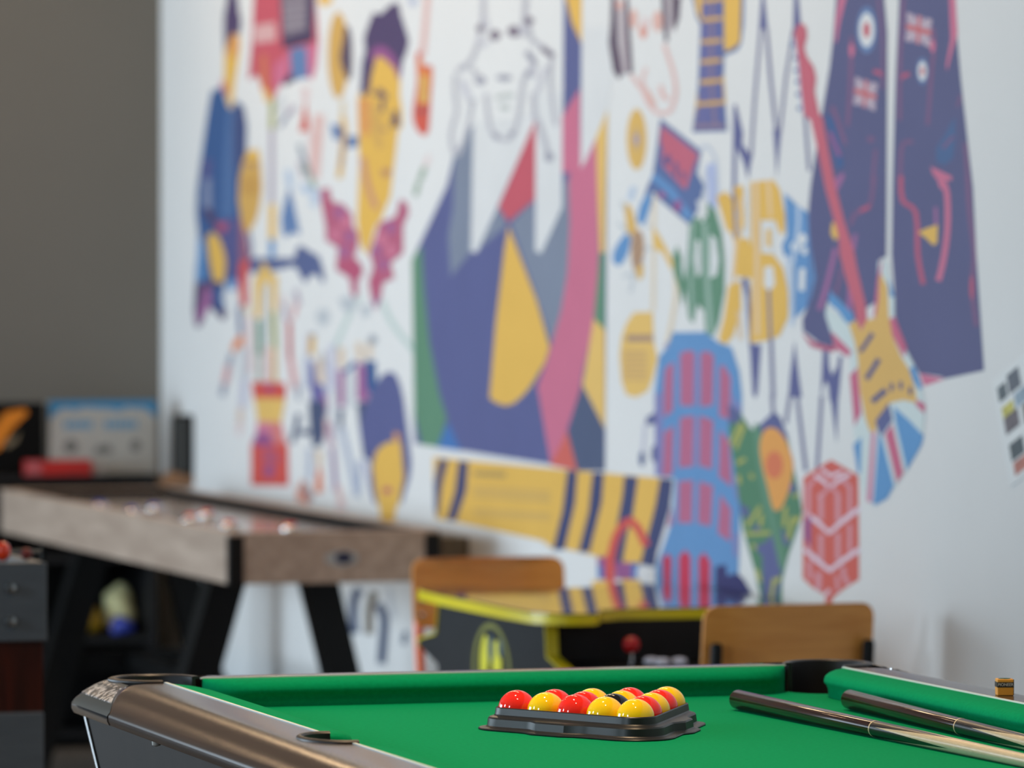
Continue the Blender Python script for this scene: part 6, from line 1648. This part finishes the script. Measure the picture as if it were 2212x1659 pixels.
  ('white', [9324,1805,9325,1798,9329,1793,9336,1789,9343,1787,9351,1787,9359,1790,9365,1794,9369,1800,9371,1807,9369,1813,9365,1819,9359,1822,9351,1824,9343,1824,9336,1822,9330,1817,9325,1811]),
  ('crimson', [9337,1805,9338,1802,9340,1800,9342,1798,9345,1797,9349,1797,9352,1798,9355,1800,9357,1803,9357,1806,9357,1809,9355,1811,9352,1813,9349,1814,9346,1814,9342,1813,9340,1811,9338,1808]),
  ('flagblue', [9428,1922,9297,1902,9306,1850,9437,1868]),
  ('flagwhite', [9428,1922,9402,1918,9304,1860,9306,1850,9332,1853,9430,1911]),
  ('flagwhite', [9297,1902,9299,1892,9410,1864,9437,1868,9435,1879,9323,1906]),
  ('flagwhite', [9431,1904,9300,1886,9303,1867,9434,1885]),
  ('flagwhite', [9378,1914,9346,1910,9355,1857,9387,1861]),
  ('crimson3', [9432,1900,9301,1881,9302,1871,9433,1890]),
  ('crimson3', [9370,1913,9354,1911,9363,1858,9379,1860]),
  ('flagblue', [9707,1808,9585,1790,9598,1737,9719,1755]),
  ('flagwhite', [9707,1808,9682,1804,9595,1747,9598,1737,9622,1740,9709,1797]),
  ('flagwhite', [9585,1790,9587,1780,9694,1751,9719,1755,9716,1765,9609,1794]),
  ('flagwhite', [9711,1791,9589,1773,9594,1754,9715,1772]),
  ('flagwhite', [9660,1801,9631,1797,9643,1744,9673,1748]),
  ('crimson3', [9712,1786,9590,1768,9592,1759,9714,1776]),
  ('crimson3', [9653,1800,9638,1798,9651,1745,9665,1747]),
 ]),
 ('flag_guitar', 'printed crimson-necked guitar with a red, white and blue flag body', [
  ('flagpale', [9869,1353,9793,1333,9742,1319,9705,1314,9606,1328,9582,1407,9579,1442,9558,1448,9527,1441,9521,1420,9509,1385,9490,1370,9491,1337,9425,1268,9390,1245,9348,1201,9330,1171,9328,1152,9338,1107,9348,1090,9424,1038,9460,1017,9519,989,9598,961,9641,969,9691,1024,9710,1079,9716,1118,9732,1193,9735,1216,9729,1251,9792,1266,9843,1299,9875,1335]),
  ('flagblue2', [9850,1384,9780,1360,9717,1338,9717,1316,9755,1320,9805,1344,9856,1359]),
  ('flagblue2', [9716,1078,9669,1095,9675,1024,9690,1022]),
  ('flagblue2', [9577,1100,9562,1101,9492,1005,9528,979,9589,964,9605,965]),
  ('flagblue2', [9496,1160,9413,1135,9335,1107,9348,1088,9424,1037,9484,1129]),
  ('flagblue2', [9413,1234,9383,1241,9343,1199,9357,1194,9389,1209]),
  ('flagblue2', [9521,1411,9494,1376,9494,1372,9518,1374]),
  ('rose3', [9735,1216,9692,1233,9671,1142,9710,1115]),
  ('rosepale', [9614,1110,9590,1111,9610,967,9641,969]),
  ('rose3', [9541,1104,9502,1126,9441,1032,9477,1011]),
  ('rose3', [9378,1177,9328,1167,9332,1149,9377,1165]),
  ('rose3', [9518,1328,9491,1335,9425,1275,9440,1255,9473,1277,9509,1302]),
  ('rose3', [9843,1303,9792,1286,9726,1263,9742,1252,9818,1269]),
  ('rose3', [9585,1407,9561,1448,9558,1441,9567,1402,9578,1341,9606,1328]),
  ('yellowguitar', [9561,1417,9527,1391,9521,1337,9503,1298,9455,1257,9413,1234,9376,1192,9372,1169,9442,1173,9496,1168,9526,1163,9581,1129,9593,1107,9623,1107,9648,1131,9679,1186,9692,1252,9711,1285,9742,1318,9705,1325,9670,1305,9643,1327,9594,1330,9575,1367,9573,1411]),
  ('jacket', [9619,1303,9687,1265,9666,1261,9598,1298]),
  ('jacket', [9587,1253,9655,1212,9630,1207,9562,1248]),
  ('jacket', [9546,1195,9622,1170,9601,1162,9525,1186]),
  ('jacket', [9494,1197,9495,1194,9497,1191,9500,1189,9503,1188,9507,1188,9511,1189,9513,1191,9515,1193,9516,1197,9515,1200,9514,1202,9511,1205,9507,1206,9503,1206,9500,1205,9497,1203,9495,1200]),
  ('jacket', [9446,1201,9446,1198,9448,1195,9451,1193,9454,1192,9458,1192,9462,1193,9464,1195,9466,1198,9467,1201,9466,1204,9464,1207,9462,1209,9458,1210,9454,1210,9451,1209,9448,1207,9446,1204]),
  ('jacket', [9395,1192,9396,1189,9398,1186,9400,1184,9404,1183,9408,1183,9411,1184,9414,1186,9416,1188,9416,1191,9416,1194,9414,1197,9411,1199,9408,1200,9404,1201,9401,1200,9398,1198,9396,1195]),
  ('indigo', [9520,1166,9499,1133,9565,1097,9594,1128]),
  ('palesteel', [10070,1903,10062,1880,10043,1880,10051,1903]),
  ('palesteel', [10062,1880,10051,1848,10031,1848,10043,1880]),
  ('palesteel', [10051,1848,10040,1817,10021,1817,10031,1848]),
  ('palesteel', [10040,1817,10032,1791,10012,1791,10021,1817]),
  ('palesteel', [10032,1791,10025,1766,10005,1766,10012,1791]),
  ('palesteel', [10025,1766,10020,1748,10001,1748,10005,1766]),
  ('steeldark', [10092,1888,10076,1882,10060,1886,10076,1893]),
  ('steeldark', [10068,1859,10052,1853,10036,1858,10052,1864]),
  ('steeldark', [10068,1834,10052,1828,10036,1833,10052,1839]),
  ('steeldark', [10059,1811,10043,1805,10027,1810,10043,1816]),
  ('steeldark', [10054,1785,10038,1779,10022,1784,10038,1790]),
  ('steeldark', [10047,1756,10032,1750,10016,1755,10032,1761]),
  ('guitarred', [10061,1912,10031,1929,10005,1926,9991,1920,9983,1902,10000,1877,9985,1859,9945,1837,9930,1814,9939,1787,9913,1741,9893,1734,9864,1677,9813,1586,9768,1523,9711,1460,9696,1429,9649,1359,9640,1328,9673,1305,9697,1323,9711,1352,9768,1421,9793,1456,9800,1492,9876,1589,9922,1669,9961,1729,10001,1741,10020,1794,10031,1840,10047,1882]),
 ]),
 ('lower_figures', 'faint printed figures low on the wall', [
  ('lowslate', [13453,588,13471,582,13402,570,13385,576]),
  ('lowslate', [13471,582,13500,571,13422,563,13402,570]),
  ('lowslate', [13500,571,13525,555,13436,554,13422,563]),
  ('lowslate', [13525,555,13534,536,13443,539,13436,554]),
  ('lowslate', [13534,536,13537,515,13445,521,13443,539]),
  ('lowslate', [13537,515,13536,497,13445,503,13445,521]),
  ('lowslate', [13536,497,13531,480,13440,489,13445,503]),
  ('lowslate', [13531,480,13522,466,13431,475,13440,489]),
  ('lowslate', [13522,466,13515,456,13425,466,13431,475]),
  ('lowbrown', [13317,583,13332,567,13255,566,13240,582]),
  ('lowbrown', [13332,567,13353,545,13275,545,13255,566]),
  ('lowbrown', [13353,545,13368,522,13289,524,13275,545]),
  ('lowbrown', [13368,522,13372,500,13292,505,13289,524]),
  ('lowbrown', [13372,500,13371,479,13291,485,13292,505]),
  ('lowbrown', [13371,479,13369,464,13289,470,13291,485]),
  ('lowslate', [13278,545,13261,537,13182,552,13200,561]),
  ('lowslate', [13261,537,13238,526,13156,540,13182,552]),
  ('lowslate', [13238,526,13224,515,13137,524,13156,540]),
  ('lowslate', [13224,515,13222,501,13134,506,13137,524]),
  ('lowslate', [13222,501,13227,484,13140,487,13134,506]),
  ('lowslate', [13227,484,13234,464,13146,468,13140,487]),
  ('lowslate', [13234,464,13241,440,13153,444,13146,468]),
  ('lowslate', [13241,440,13248,414,13160,418,13153,444]),
  ('lowslate', [13248,414,13254,396,13166,400,13160,418]),
  ('lowslate', [13001,497,13020,462,12973,463,12954,498]),
  ('palegrey', [13155,599,13107,523,13059,528,13107,603]),
 ]),
]
WALL_REF = lin((205, 206, 203))
mu = thing('wall_mural', 'large colourful printed mural of music motifs covering the white right wall', 'mural', (WX1, 11.5, 0))
def ink(c):
    r = lin(MUC[c]); return mat('mural_ink_'+c, tuple(min(.8, .625*r[i]/WALL_REF[i]) for i in range(3)), .5, noise=.04, nscale=6, spec=.3)
k = 0; LAY = []
for name, label, shapes in MURAL:
    bm = bmesh.new(); ms = []; names = []
    for c, f in shapes:
        if c not in names: names.append(c); ms.append(ink(c))
        pts = [(f[i]/1000, f[i+1]/1000) for i in range(0, len(f), 2)]
        bb = (min(p[0] for p in pts), max(p[0] for p in pts), min(p[1] for p in pts), max(p[1] for p in pts))
        k = 1+max([l for l, q in LAY if q[0] < bb[1] and bb[0] < q[1] and q[2] < bb[3] and bb[2] < q[3]], default=0)
        LAY.append((k, bb)); off = .0003+k*.00002
        V = [bm.verts.new((-off, y-11.5, z)) for y, z in pts]
        for t in tessellate_polygon([[Vector((y, z, 0)) for y, z in pts]]):
            try: fc = bm.faces.new([V[i] for i in t]); fc.material_index = names.index(c)
            except ValueError: pass
    me = bpy.data.meshes.new(name)
    for fc in bm.faces:
        fc.normal_update()
        if fc.normal.x > 0: fc.normal_flip()
    bm.to_mesh(me); bm.free()
    for m in ms: me.materials.append(m)
    o = bpy.data.objects.new(name, me); COL.objects.link(o); o.parent = mu; o['label'] = label
# leaflet pinned to the right of the mural
lf = thing('leaflet', 'tilted white leaflet with small photographs fixed to the wall right of the mural', 'leaflet', (WX1, 8.94, 1.13))
def sheet(name, pts, m, off, th=.0012):
    bm = bmesh.new(); prism(bm, pts, 0, -off-th, -off); return obj(name, bm, m, lf)
LU = Vector((-.0145*7.6, .036*6.6)); LV = Vector((-.086, -.183))
def LP(u, v): return (.051-.22*u-.088*v, .088+.075*u-.19*v)
sheet('paper', [LP(0, 0), LP(1, 0), LP(1, 1.02), LP(0, 1.02)], mat('white_paper', (.62, .63, .62), .5), .0004)
for i, (u0, v0, u1, v1, c) in enumerate(((.08, .10, .26, .24, (90, 100, 105)), (.30, .06, .55, .24, (95, 100, 110)), (.10, .30, .34, .40, (200, 190, 90)), (.10, .40, .40, .56, (110, 100, 105)), (.38, .27, .9, .40, (150, 170, 185)), (.5, .42, .9, .6, (85, 80, 65)), (.12, .66, .4, .82, (75, 85, 90)), (.5, .66, .8, .76, (110, 100, 110)), (.14, .84, .42, .96, (190, 120, 105)), (.5, .80, .78, .95, (90, 105, 105)))):
    r = lin(c); sheet('photograph', [LP(u0, v0), LP(u1, v0), LP(u1, v1), LP(u0, v1)], mat('photo_print_%d' % i, r, .4, noise=.4, nscale=60), .0017, .0003)
